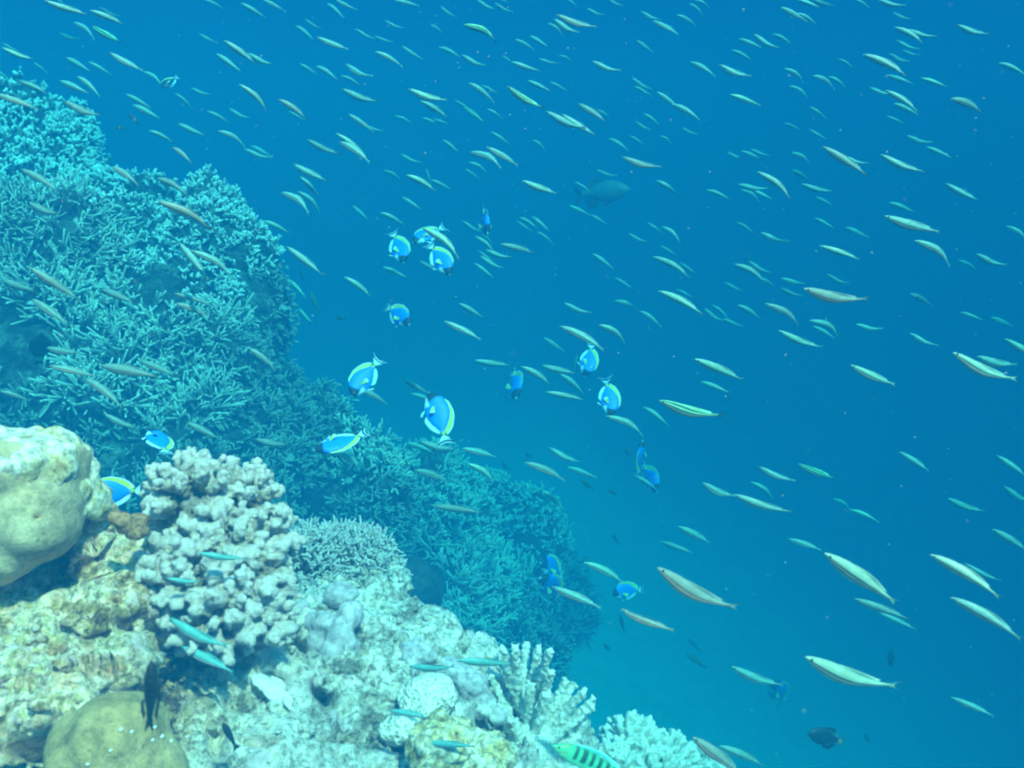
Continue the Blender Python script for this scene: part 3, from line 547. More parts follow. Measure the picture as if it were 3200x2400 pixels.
SLIM_TXT = """139 2 278 54 n;174 -5 208 19 n;281 32 390 77 n;311 22 373 57 d;229 70 302 114 n;286 82 380 141 g;184 103 249 130 d;6 133 65 167 n;6 149 107 194 l;-30 214 37 249 n;42 249 152 287 n;206 180 288 227 n;276 193 351 234 n;343 164 446 229 n;446 224 512 259 l;187 253 280 293 n;241 239 318 298 n;-15 293 124 343 r;201 316 314 374 r;393 294 480 342 n;415 328 502 371 n;547 291 608 341 n;597 275 661 303 n;646 348 721 381 n;716 339 781 378 n;557 386 643 431 n;465 408 550 444 n;540 461 602 505 r;681 409 773 448 n;783 455 850 490 n;763 465 849 502 n;870 311 962 366 r;903 347 956 380 n;747 263 845 344 n;637 -1 701 23 n;753 10 834 58 n;821 -2 894 36 n;1022 11 1078 56 n;952 59 1004 95 n;923 81 985 124 n;990 115 1089 162 n;622 105 680 138 n;701 127 801 200 n;776 167 856 212 l;676 168 758 228 n;937 199 996 235 n;987 207 1059 245 n;960 436 1059 490 r;917 513 1022 574 n;937 552 1006 620 n;878 602 975 652 n;931 598 1010 659 n;821 690 911 726 l;895 771 1010 860 n;65 530 186 592 r;90 634 189 681 r;348 522 438 572 r;490 557 592 604 r;492 629 671 706 r;559 758 656 879 n;597 783 738 855 n;104 196 154 229 d;1050 -2 1115 36 n;1023 12 1077 56 n;1232 0 1313 19 n;1490 -2 1549 37 n;1546 9 1603 44 n;1376 19 1425 58 d;1203 64 1261 94 n;1343 75 1386 100 d;1448 78 1560 118 g;1113 91 1172 128 n;1171 113 1232 137 n;1552 -10 1590 10 n;1766 -7 1809 23 n;1739 46 1863 97 r;1711 71 1766 108 d;1731 59 1809 115 n;1834 26 1889 53 n;1903 -2 1948 23 n;2002 35 2064 70 n;2040 65 2122 108 n;1655 112 1716 149 l;1609 124 1674 152 n;1030 127 1089 162 n;1256 144 1321 191 n;1370 148 1443 175 n;1443 171 1517 215 n;1172 162 1264 203 n;1569 174 1604 196 n;1600 193 1687 228 n;1684 183 1747 204 n;1748 173 1792 191 n;1851 191 1940 232 n;1988 125 2043 165 n;1080 200 1162 251 n;1065 236 1135 268 n;1276 278 1398 327 l;1069 278 1184 331 n;1314 316 1407 369 n;1464 259 1552 316 n;1505 266 1561 296 d;1648 252 1726 288 n;1716 255 1776 285 n;1975 243 2036 287 n;1983 270 2043 304 n;1585 270 1695 349 g;1420 314 1473 343 n;1448 334 1517 385 g;1521 340 1577 370 n;1806 324 1895 380 r;1866 343 1907 363 n;2052 287 2129 343 n;2099 326 2194 369 n;1706 348 1831 415 n;1756 356 1858 429 n;1090 357 1172 416 n;1142 391 1198 414 n;1233 362 1294 385 n;1319 368 1376 389 n;1356 373 1406 388 n;2010 355 2068 393 n;1985 379 2035 412 d;1534 412 1595 452 n;1664 436 1708 467 n;1383 436 1441 483 n;1050 417 1152 490 l;1060 444 1162 500 n;1902 433 1968 466 n;1968 424 2016 455 n;2062 424 2104 447 n;1521 460 1621 518 n;1468 476 1575 510 n;1464 507 1529 536 n;1253 482 1315 515 n;1453 527 1500 559 n;1199 532 1260 560 n;1270 547 1368 594 l;1330 525 1348 577 l;1346 561 1416 595 n;1633 565 1739 613 l;1943 490 2067 535 r;1866 531 1927 555 n;2049 564 2129 610 n;1794 568 1852 602 n;1779 643 1848 674 n;1846 671 1900 703 n;1256 616 1317 655 n;1101 643 1153 689 n;1187 664 1271 701 n;1445 690 1505 731 n;1505 731 1545 768 d;1622 679 1684 712 n;1662 676 1720 724 n;1613 689 1667 730 n;1679 724 1735 764 n;1483 738 1555 791 n;1518 781 1601 813 l;1494 782 1547 825 n;1500 800 1576 848 n;1319 711 1446 796 l;1565 763 1672 791 r;2023 695 2074 730 n;2068 708 2134 753 n;1964 729 2024 763 n;2063 768 2117 800 n;1851 792 1923 845 n;2165 -2 2223 21 n;2154 11 2204 48 d;2115 47 2180 76 n;2075 75 2125 108 n;2483 -4 2565 24 l;2538 -2 2609 25 d;2667 -4 2722 21 n;2742 -2 2831 27 n;2440 23 2525 68 n;2488 42 2558 73 n;2790 39 2846 65 n;2794 86 2891 128 n;2836 92 2926 124 n;2990 77 3087 118 n;2356 107 2433 161 n;2413 106 2479 135 n;2309 121 2383 150 n;2284 157 2355 186 n;2802 126 2872 162 n;2821 157 2872 177 d;2779 168 2841 200 n;2695 171 2842 229 n;2619 184 2674 214 n;2156 194 2243 235 n;2247 202 2346 251 n;2451 215 2519 250 n;2540 236 2615 270 n;2587 239 2651 272 n;2463 269 2530 296 n;2771 235 2856 262 n;2878 244 2962 271 l;3119 197 3214 231 n;2717 273 2791 303 n;2766 283 2876 344 n;2794 324 2874 360 n;2970 309 3076 342 r;2283 296 2380 331 l;2530 335 2586 368 n;2452 384 2505 408 n;2528 403 2583 439 n;2771 363 2829 389 n;2131 399 2180 425 n;2834 424 2912 454 n;2894 459 2978 495 n;2570 458 2714 550 r;2632 487 2714 520 n;2752 483 2886 550 n;2272 475 2324 500 n;2316 472 2383 499 n;2347 466 2407 492 n;2473 477 2539 507 n;2367 537 2483 617 n;2473 531 2540 568 d;2308 576 2401 598 n;2314 593 2379 621 n;2344 592 2415 623 l;2206 594 2285 619 n;2504 575 2605 608 n;2550 616 2608 645 n;2955 573 3055 634 n;2779 633 2861 664 n;2765 675 2935 737 n;2544 681 2609 714 n;2643 710 2717 744 n;2303 695 2361 729 n;2377 726 2465 765 n;3142 706 3224 751 n;2562 768 2692 813 l;2858 752 2985 818 n;3052 794 3141 839 n;2994 813 3057 839 n;1196 834 1277 869 n;1311 815 1373 851 r;1076 866 1167 926 l;1481 822 1545 870 n;2040 802 2165 862 n;1920 868 1981 904 n;2057 910 2204 976 l;2114 903 2171 935 n;1435 948 1519 999 n;1388 1004 1506 1062 n;1763 947 1848 987 n;1919 940 2004 964 n;2000 972 2072 1018 n;1749 1020 1895 1087 n;1872 1015 1965 1063 n;1699 1056 1766 1100 n;1485 1126 1594 1147 n;1693 1142 1802 1174 n;1629 1146 1727 1197 n;1750 1169 1832 1229 n;1803 1106 1792 1164 n;1706 1225 1831 1251 n;1256 1183 1346 1234 r;1284 1230 1366 1262 n;1125 1218 1217 1258 r;1893 1300 2020 1349 n;2010 1272 2096 1329 n;2060 1252 2255 1317 g;1269 1384 1361 1412 l;1311 1379 1428 1415 n;1443 1401 1552 1428 n;1460 1449 1555 1502 l;1294 1469 1407 1500 r;1715 1398 1811 1455 n;1640 1446 1774 1496 r;1774 1460 1871 1495 n;1978 1485 2061 1530 n;1698 1534 1771 1593 n;1048 1408 1135 1457 n;1353 1581 1512 1603 r;2125 821 2178 858 n;2294 826 2398 873 n;2369 867 2426 893 n;2339 816 2406 860 n;2264 881 2321 914 d;2441 869 2514 893 n;2438 899 2514 935 d;2582 856 2655 895 d;2512 902 2704 954 r;2224 953 2283 995 n;2202 964 2258 1010 n;2304 953 2383 995 n;2259 995 2323 1026 n;2390 949 2509 1006 r;2529 1002 2632 1037 n;2537 1020 2614 1055 n;2433 1033 2565 1096 l;2675 1013 2758 1036 l;2841 918 2922 954 d;3000 975 3072 1000 n;3096 992 3168 1020 n;2842 1040 2930 1090 n;2171 1122 2324 1189 l;2190 1192 2285 1229 l;2659 1141 2794 1213 l;2978 1102 3167 1207 l;3054 1114 3172 1153 n;3141 1059 3259 1123 l;2808 1411 2907 1474 n;3113 1423 3209 1489 n;2371 1458 2484 1514 n;2494 1450 2609 1504 g;2347 1506 2428 1558 n;2196 1509 2294 1563 n;2296 1546 2475 1612 n;2604 1558 2667 1593 n;2654 1593 2753 1627 l;3138 1521 3224 1581 n;2962 1558 3070 1607 n;2119 1645 2223 1699 n;2063 1692 2170 1730 n;2462 1684 2570 1720 n;2577 1729 2806 1889 l;2906 1733 3139 1862 l;3014 1760 3127 1824 n;3102 1654 3214 1724 n;2970 1867 3206 1993 n;2669 1871 2846 1937 r;2749 1916 2868 1970 n;2517 2053 2786 2169 l;2286 2083 2441 2154 n;2971 2179 3111 2240 n;2055 1774 2288 1923 r;2165 2304 2324 2425 r;2249 2331 2396 2391 n;1824 1758 1958 1815 l;1724 1834 1884 1902 n;1941 1904 2108 1982 r;1428 2063 1609 2078 t;1277 2082 1430 2092 t;1216 2220 1345 2243 t;1325 2321 1491 2333 t;528 1931 714 2040 t;565 2020 735 2104 t;179 2185 338 2135 t;328 2215 441 2236 t;232 2034 282 2079 t;285 1647 411 1671 t;106 1665 225 1675 t;-20 1539 56 1592 t;-20 1366 76 1365 t;521 1807 627 1824 t;619 1728 775 1753 t;745 1584 860 1618 t;1155 1701 1253 1736 r;1026 1401 1138 1455 n;796 1372 908 1399 r;90 835 256 944 r;5 874 119 919 r;99 934 214 1014 r;318 904 423 949 r;545 917 666 954 r;547 949 661 984 r;144 1086 254 1111 r;154 1143 308 1178 r;313 1143 497 1178 r;438 1128 547 1173 r;264 1183 388 1265 r;776 1088 870 1155 r;0 1223 99 1250 r;323 1292 428 1347 r;582 1320 686 1372 r;894 872 961 928 l;932 962 980 1019 l"""

# ================================================================== FISH
def fish_body(name, top, bot, wid, x0=.5, x1=-.5, n=30, s=16, bendf=None, col=None, power=1.0):
    """lofted body: top/bottom/half-width profiles given as (t, value) lists, nose at x0, end at x1"""
    t = np.linspace(0, 1, n) ** 1.25; x = x0 + (x1 - x0) * t
    zt = np.interp(t, *zip(*top)); zb = np.interp(t, *zip(*bot)); w = np.interp(t, *zip(*wid))
    for a in (zt, zb, w): a[1:-1] = (a[:-2] + 2 * a[1:-1] + a[2:]) / 4
    th = np.arange(s) / s * 2 * np.pi; cz = (zt + zb) / 2; hz = (zt - zb) / 2
    X = np.repeat(x[:, None], s, 1); Z = cz[:, None] + hz[:, None] * np.sin(th); Y = w[:, None] * np.sign(np.cos(th)) * np.abs(np.cos(th)) ** power
    V = np.stack([X, Y, Z], -1).reshape(-1, 3); vv = np.tile(np.sin(th), (n, 1)).reshape(-1)
    c = col(V[:, 0], V[:, 2], V[:, 1], vv) if col else None
    i = np.arange(n * s).reshape(n, s); j = np.roll(i, -1, 1)
    Q = np.stack([i[:-1].ravel(), j[:-1].ravel(), j[1:].ravel(), i[1:].ravel()], 1)
    V = np.concatenate([V, [[x0 + .003, 0, cz[0]], [x1 - .003, 0, cz[-1]]]]); vv = np.append(vv, [0, 0])
    Tt = np.concatenate([np.stack([np.full(s, n * s), j[0], i[0]], 1), np.stack([np.full(s, n * s + 1), i[-1], j[-1]], 1)])
    if bendf: V = bendf(V)
    me = mesh_from(name, V, [Q, Tt]); fattr(me, 'v', vv); fattr(me, 'u', np.append(np.repeat(t, s), [0, 1]))
    if c is not None: set_col(me, np.concatenate([c, c[:1], c[-1:]]))
    return me
def set_col(me, c):
    a = me.color_attributes.new('col', 'FLOAT_COLOR', 'POINT'); c = np.concatenate([c, np.ones((len(c), 1))], 1)
    a.data.foreach_set('color', c.astype(np.float32).reshape(-1))
def fin(name, base, outer, th=.006, bendf=None, cols=None, sweep_y=0.0, rows=4):
    """thin membrane between a base line and an outer line in the x-z plane, thicker at its root"""
    b = np.array(base, float); o = np.array(outer, float); n = len(b); Vs = []; cc = []
    for side in (1, -1):
        for r in range(rows + 1):
            f = r / rows; p = b * (1 - f) + o * f; y = side * th * (1 - .75 * f) / 2 + sweep_y * f
            Vs.append(np.stack([p[:, 0], np.full(n, y), p[:, 1]], 1))
            if cols is not None:
                cc.append(np.repeat(np.array([[np.interp(f, cols[0], [q[k] for q in cols[1]]) for k in range(3)]]), n, 0))
    V = np.concatenate(Vs); i = np.arange(2 * (rows + 1) * n).reshape(2, rows + 1, n); Q = []
    for sd_ in (0, 1):
        a, bb, c2, d = i[sd_, :-1, :-1], i[sd_, :-1, 1:], i[sd_, 1:, 1:], i[sd_, 1:, :-1]
        Q.append(np.stack([a.ravel(), bb.ravel(), c2.ravel(), d.ravel()] if sd_ == 0 else [a.ravel(), d.ravel(), c2.ravel(), bb.ravel()], 1))
    for A, B in ((i[0, -1], i[1, -1]), (i[0, :, 0], i[1, :, 0]), (i[0, :, -1], i[1, :, -1])):
        Q.append(np.stack([A[:-1], A[1:], B[1:], B[:-1]], 1))
    if bendf: V = bendf(V)
    me = mesh_from(name, V, np.concatenate(Q))
    if cols is not None: set_col(me, np.concatenate(cc))
    return me
def eye_mesh(name, x, z, y, r):
    V0, F0 = ico(2); V = np.concatenate([V0 * r * [1, .55, 1] + [x, s * y, z] for s in (1, -1)])
    return mesh_from(name, V, [np.concatenate([F0, F0 + len(V0)])])
def one_eye(name, x, z, y, r):
    V0, F0 = ico(2); return mesh_from(name, V0 * r * [1, .55, 1] + [x, y, z], [F0])
def orient(o, m, t, d, L, sign=1, up=(0, 1), roll=0, toward=0.0):
    """set a fish of unit length between its mouth and tail points of the 3200 frame at depth d; its true length is L"""
    A = S(m[0], m[1], d); B = S(t[0], t[1], d); app = (A - B).length
    if app < L:
        q = math.sqrt(L * L - app * app) * sign; A = S(m[0], m[1], d - q / 2); B = S(t[0], t[1], d + q / 2)
    X = (A - B).normalized(); Ln = (A - B).length; c = (A + B) / 2
    h = CR * up[0] + CU * up[1] - CF * toward; Z = (h - X * h.dot(X)).normalized(); Z = Matrix.Rotation(R(roll), 3, X) @ Z; Y = Z.cross(X)
    M = Matrix((X, Y, Z)).transposed(); o.matrix_world = Matrix.Translation(c) @ M.to_4x4() @ Matrix.Scale(Ln, 4)
    return Ln

# ---- materials of the slender fish
def slim_mat(name, back, stripe, belly, line=None, gloss=0.55):
    m, t, b = node_mat(name, gloss, 0.6); at = N(t, 'ShaderNodeAttribute', attribute_name='v')
    mp = N(t, 'ShaderNodeMapRange'); mp.inputs[1].default_value = -1; mp.inputs[2].default_value = 1; t.links.new(at.outputs['Fac'], mp.inputs[0])
    st = [(0.0, belly), (0.30, belly), (0.36, stripe), (0.44, stripe), (0.50, back), (0.80, back), (1.0, tuple(x * .75 for x in back))]
    if line: st = [(0.0, belly), (0.36, belly), (0.42, stripe), (0.54, stripe), (0.57, line), (0.66, line), (0.69, stripe), (0.90, stripe), (0.94, line), (1.0, line)]
    r = ramp(t, mp.outputs[0], st); co = objco(t)
    n1 = noise(t, co, 9, 3); r2 = ramp(t, n1.outputs[0], [(0.35, (.85, .85, .85)), (0.65, (1.1, 1.1, 1.1))])
    t.links.new(mixc(t, 1.0, r.outputs[0], r2.outputs[0], 'MULTIPLY'), b.inputs['Base Color']); return m
SL = {'n': slim_mat('slim_green', (0.28, 0.42, 0.33), (0.06, 0.11, 0.09), (0.52, 0.36, 0.25)),
      'l': slim_mat('slim_lit', (0.38, 0.52, 0.36), (0.06, 0.11, 0.08), (0.46, 0.36, 0.26), gloss=.45),  # lit copy: brighter light on these fish put into the colours
      'r': slim_mat('slim_tan', (0.26, 0.32, 0.24), (0.22, 0.15, 0.10), (0.62, 0.36, 0.24)),
      'g': slim_mat('slim_lined', (0.1, 0.2, 0.12), (0.04, 0.10, 0.06), (0.30, 0.26, 0.17), (0.36, 0.75, 0.36)),
      't': slim_mat('slim_teal', (0.12, 0.40, 0.35), (0.09, 0.28, 0.26), (0.48, 0.40, 0.36)),
      'd': slim_mat('slim_dim', (0.10, 0.22, 0.17), (0.05, 0.11, 0.09), (0.18, 0.19, 0.15))}  # dim copy: weaker light on these fish put into the colours
BEND = {'straight': (0, 0), 'up': (.15, 1), 'down': (-.15, 1), 'sdown': (-.19, 2), 'sup': (.16, 2)}
def bender(k):
    a, mode = BEND[k]
    def f(V):
        V = V.copy(); V[:, 2] *= .87; V[:, 1] *= .9; u = np.clip(.5 - V[:, 0], 0, 1.05)
        if mode == 1: dz = a * (u ** 2 - .55 * u)
        elif mode == 2: dz = a * (np.maximum(0, u - .45) ** 1.7 * 1.9 - .16 * np.sin(u * np.pi))
        else: dz = 0
        V[:, 2] += dz; V[:, 1] += .35 * dz; return V
    return f
slim_cache = {}
def slim_meshes(style, bend):
    k = (style, bend)
    if k in slim_cache: return slim_cache[k]
    bf = bender(bend)
    top = [(0, .006), (.06, .034), (.15, .060), (.3, .084), (.45, .088), (.65, .070), (.82, .040), (.93, .021), (1, .018)]
    bot = [(0, -.008), (.06, -.028), (.15, -.054), (.3, -.080), (.45, -.084), (.65, -.064), (.82, -.034), (.93, -.018), (1, -.016)]
    wid = [(0, .005), (.06, .026), (.2, .050), (.4, .058), (.65, .044), (.85, .020), (1, .007)]
    body = fish_body('slender_fish', top, bot, wid, .5, -.40, 22, 12, bf)
    tail = fin('tail_fin', [(-.385, -.013), (-.392, 0), (-.385, .013)], [(-.50, -.050), (-.44, 0), (-.50, .050)], .006, bf)
    tail2 = fattr(tail, 'v', np.full(len(tail.vertices), .6))
    dors = fin('dorsal_fin', [(.18, .074), (.05, .080), (-.1, .074), (-.28, .036)], [(.14, .092), (.0, .104), (-.14, .092), (-.31, .046)], .005, bf); fattr(dors, 'v', np.full(len(dors.vertices), .95))
    eye = [one_eye('eye', .445, .006, s * .024, .013) for s in (1, -1)]
    for me in (body, tail, dors): me.materials.append(SL[style])
    for e in eye: e.materials.append(m_eye)
    slim_cache[k] = (body, tail, dors, eye); return slim_cache[k]
m_eye = plain_mat('eye_dark', (0.02, 0.03, 0.03), .2, .6, .1)
SLIM = [q.split() for q in SLIM_TXT.split(';')]
SLIM = [tuple(map(int, q[:4])) + (q[4],) for q in SLIM]
SLIM.sort(key=lambda q: -math.dist(q[:2], q[2:4]))
LOOK = {'n': 'green-backed', 'l': 'bright pale', 'r': 'tan-bellied', 'g': 'neon-lined', 't': 'teal-backed', 'd': 'faint'}
TAILW = {'straight': 'body straight', 'up': 'tail curling up', 'down': 'tail bending down', 'sdown': 'tail bending down', 'sup': 'tail curling up'}
CURVE = {}
seen = set(); stuff_parts = []
NIND = 300
for n_, (hx, hy, tx, ty, st) in enumerate(SLIM):
    rg = random.Random(hx * 7919 + hy * 31 + tx); a = math.dist((hx, hy), (tx, ty))
    Lr = 0.115 * rg.uniform(.88, 1.12); fore = rg.uniform(.92, .99)
    d = Lr * fore * 3200 * F / a; d = min(max(d, .62), 4.6)
    ll = (tx - hx) * .5 + (ty - hy) * .5
    if st in 'rt' and (hx < 900 or hy > 1900): d = min(d, 1.25 if hy > 1700 else 2.3)
    bend = rg.choice(['straight', 'up', 'down', 'sdown', 'sup', 'down', 'straight', 'sup'])
    body, tail, dors, eyes = slim_meshes(st, bend); size = 'large' if a > 175 else ('small' if a < 85 else 'slender')
    big = a > 105
    if n_ < NIND:
        o = bpy.data.objects.new('slender_fish', body); C.objects.link(o)
        orient(o, (hx, hy), (tx, ty), d, a / (3200 * F / d) / fore, rg.choice([-1, 1]), (.3, 1), rg.uniform(-12, 30), .35)
        if a < 125: o.matrix_world = o.matrix_world @ Matrix.Diagonal((1, 1.2, 1.18, 1))
        t_ = bpy.data.objects.new('tail_fin', tail); C.objects.link(t_); t_.parent = o
        if big:
            t_ = bpy.data.objects.new('dorsal_fin', dors); C.objects.link(t_); t_.parent = o
            for e in eyes: t_ = bpy.data.objects.new('eye', e); C.objects.link(t_); t_.parent = o
        cx, cy_ = (hx + tx) / 64, (hy + ty) / 48; px_, py_ = round(max(1, min(99, cx))), round(max(1, min(99, cy_)))
        lab = '%s %s fish, %s, %d%% across and %d%% down the photo' % (size if size != 'slender' else 'slim', LOOK[st], TAILW[bend], px_, py_)
        if lab in seen: lab = '%s %s fish, %s, at %.1f%% across and %.1f%% down the photo' % (size if size != 'slender' else 'slim', LOOK[st], TAILW[bend], cx, cy_)
        seen.add(lab); tag(o, lab, 'fish', 'slender fish schooling past the reef')
    else:
        o = bpy.data.objects.new('tmp', None); orient(o, (hx, hy), (tx, ty), d, a / (3200 * F / d) / fore, 1, (.3, 1), rg.uniform(-12, 30), .35); M = np.array(o.matrix_world if False else o.matrix_basis)
        for me in (body, tail):
            nv = len(me.vertices); V = np.empty(nv * 3, np.float32); me.vertices.foreach_get('co', V); V = V.reshape(-1, 3) @ M[:3, :3].T + M[:3, 3]
            nf = len(me.polygons); lt = np.empty(nf, np.int32); me.polygons.foreach_get('loop_total', lt); li = np.empty(len(me.loops), np.int32); me.loops.foreach_get('vertex_index', li)
            s0 = np.cumsum(lt) - lt; fs = [li[s0[lt == k][:, None] + np.arange(k)] for k in (3, 4)]
            va = np.empty(nv, np.float32); me.attributes['v'].data.foreach_get('value', va); stuff_parts.append((V, fs, va))
        bpy.data.objects.remove(o)
Vs = np.concatenate([p[0] for p in stuff_parts]); off = 0; f3, f4 = [], []
for V, fs, va in stuff_parts: f3.append(fs[0] + off); f4.append(fs[1] + off); off += len(V)
me = mesh_from('distant_school', Vs, [np.concatenate(f3), np.concatenate(f4)]); fattr(me, 'v', np.concatenate([p[2] for p in stuff_parts]))
tag(link('distant_school', me, SL['n']), 'tiniest slender fish scattered through the school in the far blue water', 'fish', kind='stuff')

# ---- blue surgeonfish
def vc_mat(name, rough=.5, spec=.4, sss=0):
    m, t, b = node_mat(name, rough, spec); a = N(t, 'ShaderNodeAttribute', attribute_name='col'); n1 = noise(t, objco(t), 22, 4)
    r2 = ramp(t, n1.outputs[0], [(0.35, (.88, .88, .88)), (0.65, (1.08, 1.08, 1.08))]); t.links.new(mixc(t, 1.0, a.outputs['Color'], r2.outputs[0], 'MULTIPLY'), b.inputs['Base Color']); return m
m_vc = vc_mat('fish_skin')
BLUE, DARK, WHITE, YEL = np.array([.004, .235, .84]), np.array([.012, .03, .05]), np.array([.60, .80, .88]), np.array([.60, .62, .05])
def sstep(a, b, x): t = np.clip((x - a) / (b - a), 0, 1); return t * t * (3 - 2 * t)
def tang_col(X, Z, Y, v):
    c = np.tile(BLUE, (len(X), 1))
    edge = .335 - .9 * (Z + .02) ** 2 + .05 * np.sin(Z * 9)
    f = sstep(edge - .012, edge + .012, X)[:, None]; c = c * (1 - f) + DARK * f
    g = (sstep(.20, .23, X) * (1 - sstep(.40, .43, X)) * (1 - sstep(-.125 - (X - .3) * .1, -.095 - (X - .3) * .1, Z)))[:, None]; c = c * (1 - g) + WHITE * g
    p = (1 - sstep(-.31, -.24, X))[:, None]; c = c * (1 - p) + YEL * .8 * p
    g2 = (sstep(.475, .485, X))[:, None] * .6; return c * (1 - g2) + WHITE * g2
TT = [(0, -.055), (.06, .04), (.13, .13), (.22, .19), (.35, .235), (.5, .245), (.65, .205), (.8, .115), (.9, .05), (1, .028)]
TB = [(0, -.075), (.06, -.115), (.15, -.175), (.28, -.225), (.42, -.245), (.55, -.235), (.7, -.175), (.82, -.095), (.92, -.04), (1, -.028)]
TW = [(0, .012), (.08, .05), (.2, .075), (.4, .075), (.7, .045), (.9, .018), (1, .010)]
TT = [(a, b * .86) for a, b in TT]; TB = [(a, b * .86) for a, b in TB]
def prof(tab, t): return float(np.interp(t, *zip(*tab)))
def bx_(t): return .5 - .85 * t
tang = {}
tang['body'] = fish_body('body', TT, TB, TW, .5, -.35, 64, 40, None, tang_col)
ts = np.linspace(.24, .90, 12)
hts = np.interp(ts, [.24, .32, .6, .82, .90], [.010, .045, .062, .066, .02])
tang['dorsal_fin'] = fin('dorsal_fin', [(bx_(t), prof(TT, t) - .012) for t in ts], [(bx_(t) - .05 * (t > .3) - .03 * (t > .7), prof(TT, t) + h) for t, h in zip(ts, hts)], .014, None, ([0, .12, .80, .88, 1], [BLUE, YEL, YEL, WHITE, WHITE]), rows=8)
ta = np.linspace(.48, .90, 9); ha = np.interp(ta, [.48, .56, .8, .9], [.01, .06, .07, .02])
tang['anal_fin'] = fin('anal_fin', [(bx_(t), prof(TB, t) + .012) for t in ta], [(bx_(t) - .04, prof(TB, t) - h) for t, h in zip(ta, ha)], .014, None, ([0, .1, .2, 1], [BLUE, WHITE, WHITE, WHITE]), rows=5)
tang['pelvic_fin'] = fin('pelvic_fin', [(.20, -.19), (.17, -.205), (.15, -.215)], [(.13, -.285), (.09, -.305), (.07, -.275)], .014, None, ([0, 1], [WHITE, WHITE]), rows=3)
tang['tail_fin'] = fin('tail_fin', [(-.335, z) for z in (-.028, -.014, 0, .014, .028)], [(-.545, -.185), (-.49, -.09), (-.475, 0), (-.49, .09), (-.545, .185)], .014, None, ([0, .08, .14, .60, .64, .86, .9, 1], [DARK, DARK, WHITE, WHITE, DARK, DARK, WHITE, WHITE]), rows=14)
for s, nm in ((1, 'pl'), (-1, 'pr')):
    tang[nm] = fin('pectoral_fin', [(.19, -.03), (.18, -.05), (.175, -.075)], [(.05, -.04), (.04, -.085), (.07, -.13)], .01, (lambda V, s=s: V + np.stack([0 * V[:, 0], s * (.075 + (0.19 - V[:, 0]) * .45), 0 * V[:, 0]], 1)), ([0, .3, 1], [YEL, YEL * .9, np.array([.7, .8, .5])]), rows=4)
tang_eye = [one_eye('eye', .375, .035, s * .058, .018) for s in (1, -1)]
for me in tang.values(): me.materials.append(m_vc)
for e in tang_eye: e.materials.append(m_eye)
def make_tang():
    r = empty('surgeonfish', (0, 0, 0)); link('body', tang['body'], None, r)
    for k, nm in (('dorsal_fin',) * 2, ('anal_fin',) * 2, ('pelvic_fin',) * 2, ('tail_fin',) * 2, ('pl', 'pectoral_fin'), ('pr', 'pectoral_fin')): link(nm, tang[k], None, r)
    for e in tang_eye: link('eye', e, None, r)
    return r
def copy_thing(o, parent=None):
    c = o.copy(); C.objects.link(c); c.parent = parent
    for ch in list(o.children): copy_thing(ch, c)
    return c
# mouth, tail (3200 frame), depth, sign (1 head nearer), up direction, roll, label
TG = [((1267, 820), (1226, 725), 3.4, 1, (.9, .5), 0, 'blue fish diving head-down, leftmost of the cluster at the upper middle'),
 ((1285, 755), (1389, 709), 3.6, 1, (-.2, 1), 35, 'dark-faced blue fish crossing behind the yellowish slender fish, upper middle'),
 ((1412, 856), (1340, 762), 3.0, 1, (.9, .6), 0, 'largest blue fish of the upper middle cluster, diving under the yellowish slender fish'),
 ((1525, 724), (1508, 664), 3.4, 1, (.5, .8), 30, 'blue fish facing the viewer alone right of the upper middle cluster'),
 ((1283, 1010), (1206, 958), 3.1, 1, (.2, 1), -5, 'black-faced blue fish with raised striped tail above the reef shoulder'),
 ((1092, 1236), (1186, 1122), 2.7, 1, (-.7, .6), 0, 'blue fish nosing down onto the coral, tail raised to the upper right'),
 ((1350, 1222), (1394, 1388), 2.45, -1, (1, .1), 0, 'large blue fish hanging tail-down with black head up, middle of the photo'),
 ((1617, 1240), (1600, 1160), 3.7, 1, (.55, .85), 5, 'small round blue fish without visible tail in the open centre water'),
 ((1832, 1178), (1849, 1072), 3.4, 1, (1, 0), 10, 'blue fish standing head-down just under a slender fish, right of centre'),
 ((1915, 1302), (1892, 1180), 2.9, 1, (1, .1), 5, 'blue fish standing head-down with its striped tail spread, right of centre'),
 ((2006, 1378), (1995, 1484), 3.6, 1, (-1, 0), 60, 'narrow blue fish seen edge-on above the dark-headed one at right'),
 ((2058, 1534), (2004, 1450), 4.2, 1, (.8, .5), 35, 'dim dark-headed blue fish behind a slender fish below the edge-on one'),
 ((478, 1345), (520, 1418), 2.0, -1, (1, -.3), 0, 'blue fish with yellow back edge above the finger coral at left'),
 ((250, 1545), (452, 1532), 1.62, 1, (.05, 1), 0, 'blue fish with its head tucked behind the boulder coral'),
 ((983, 1412), (1146, 1352), 2.05, 1, (-.2, -1), 68, 'blue fish swimming nearly edge-on over the mid reef, yellow fin below'),
 ((1692, 1800), (1752, 1868), 3.3, 1, (.9, .5), 10, 'blue fish partly covered by a slender fish at the foot of the ridge'),
 ((1690, 1752), (1762, 1800), 3.8, 1, (.5, .9), 20, 'dim blue fish tucked behind another blue fish at the ridge foot'),
 ((1910, 1850), (2010, 1842), 3.5, 1, (.1, 1), 0, 'blue fish swimming left below a bright slender fish, lower middle'),
 ((2420, 2128), (2448, 2198), 4.6, 1, (1, .2), 10, 'faint small blue fish low at the right under a slender fish'),
 ((502, 272), (556, 240), 4.3, 1, (.3, 1), 62, 'dark blue fish at the tail of a slender fish, upper left')]
FORE = {3: .45, 4: .75, 7: .5, 0: .85, 12: .55, 15: .6, 16: .6, 18: .6, 19: .85, 11: .7}   # how much of its length each fish shows
proto = make_tang()
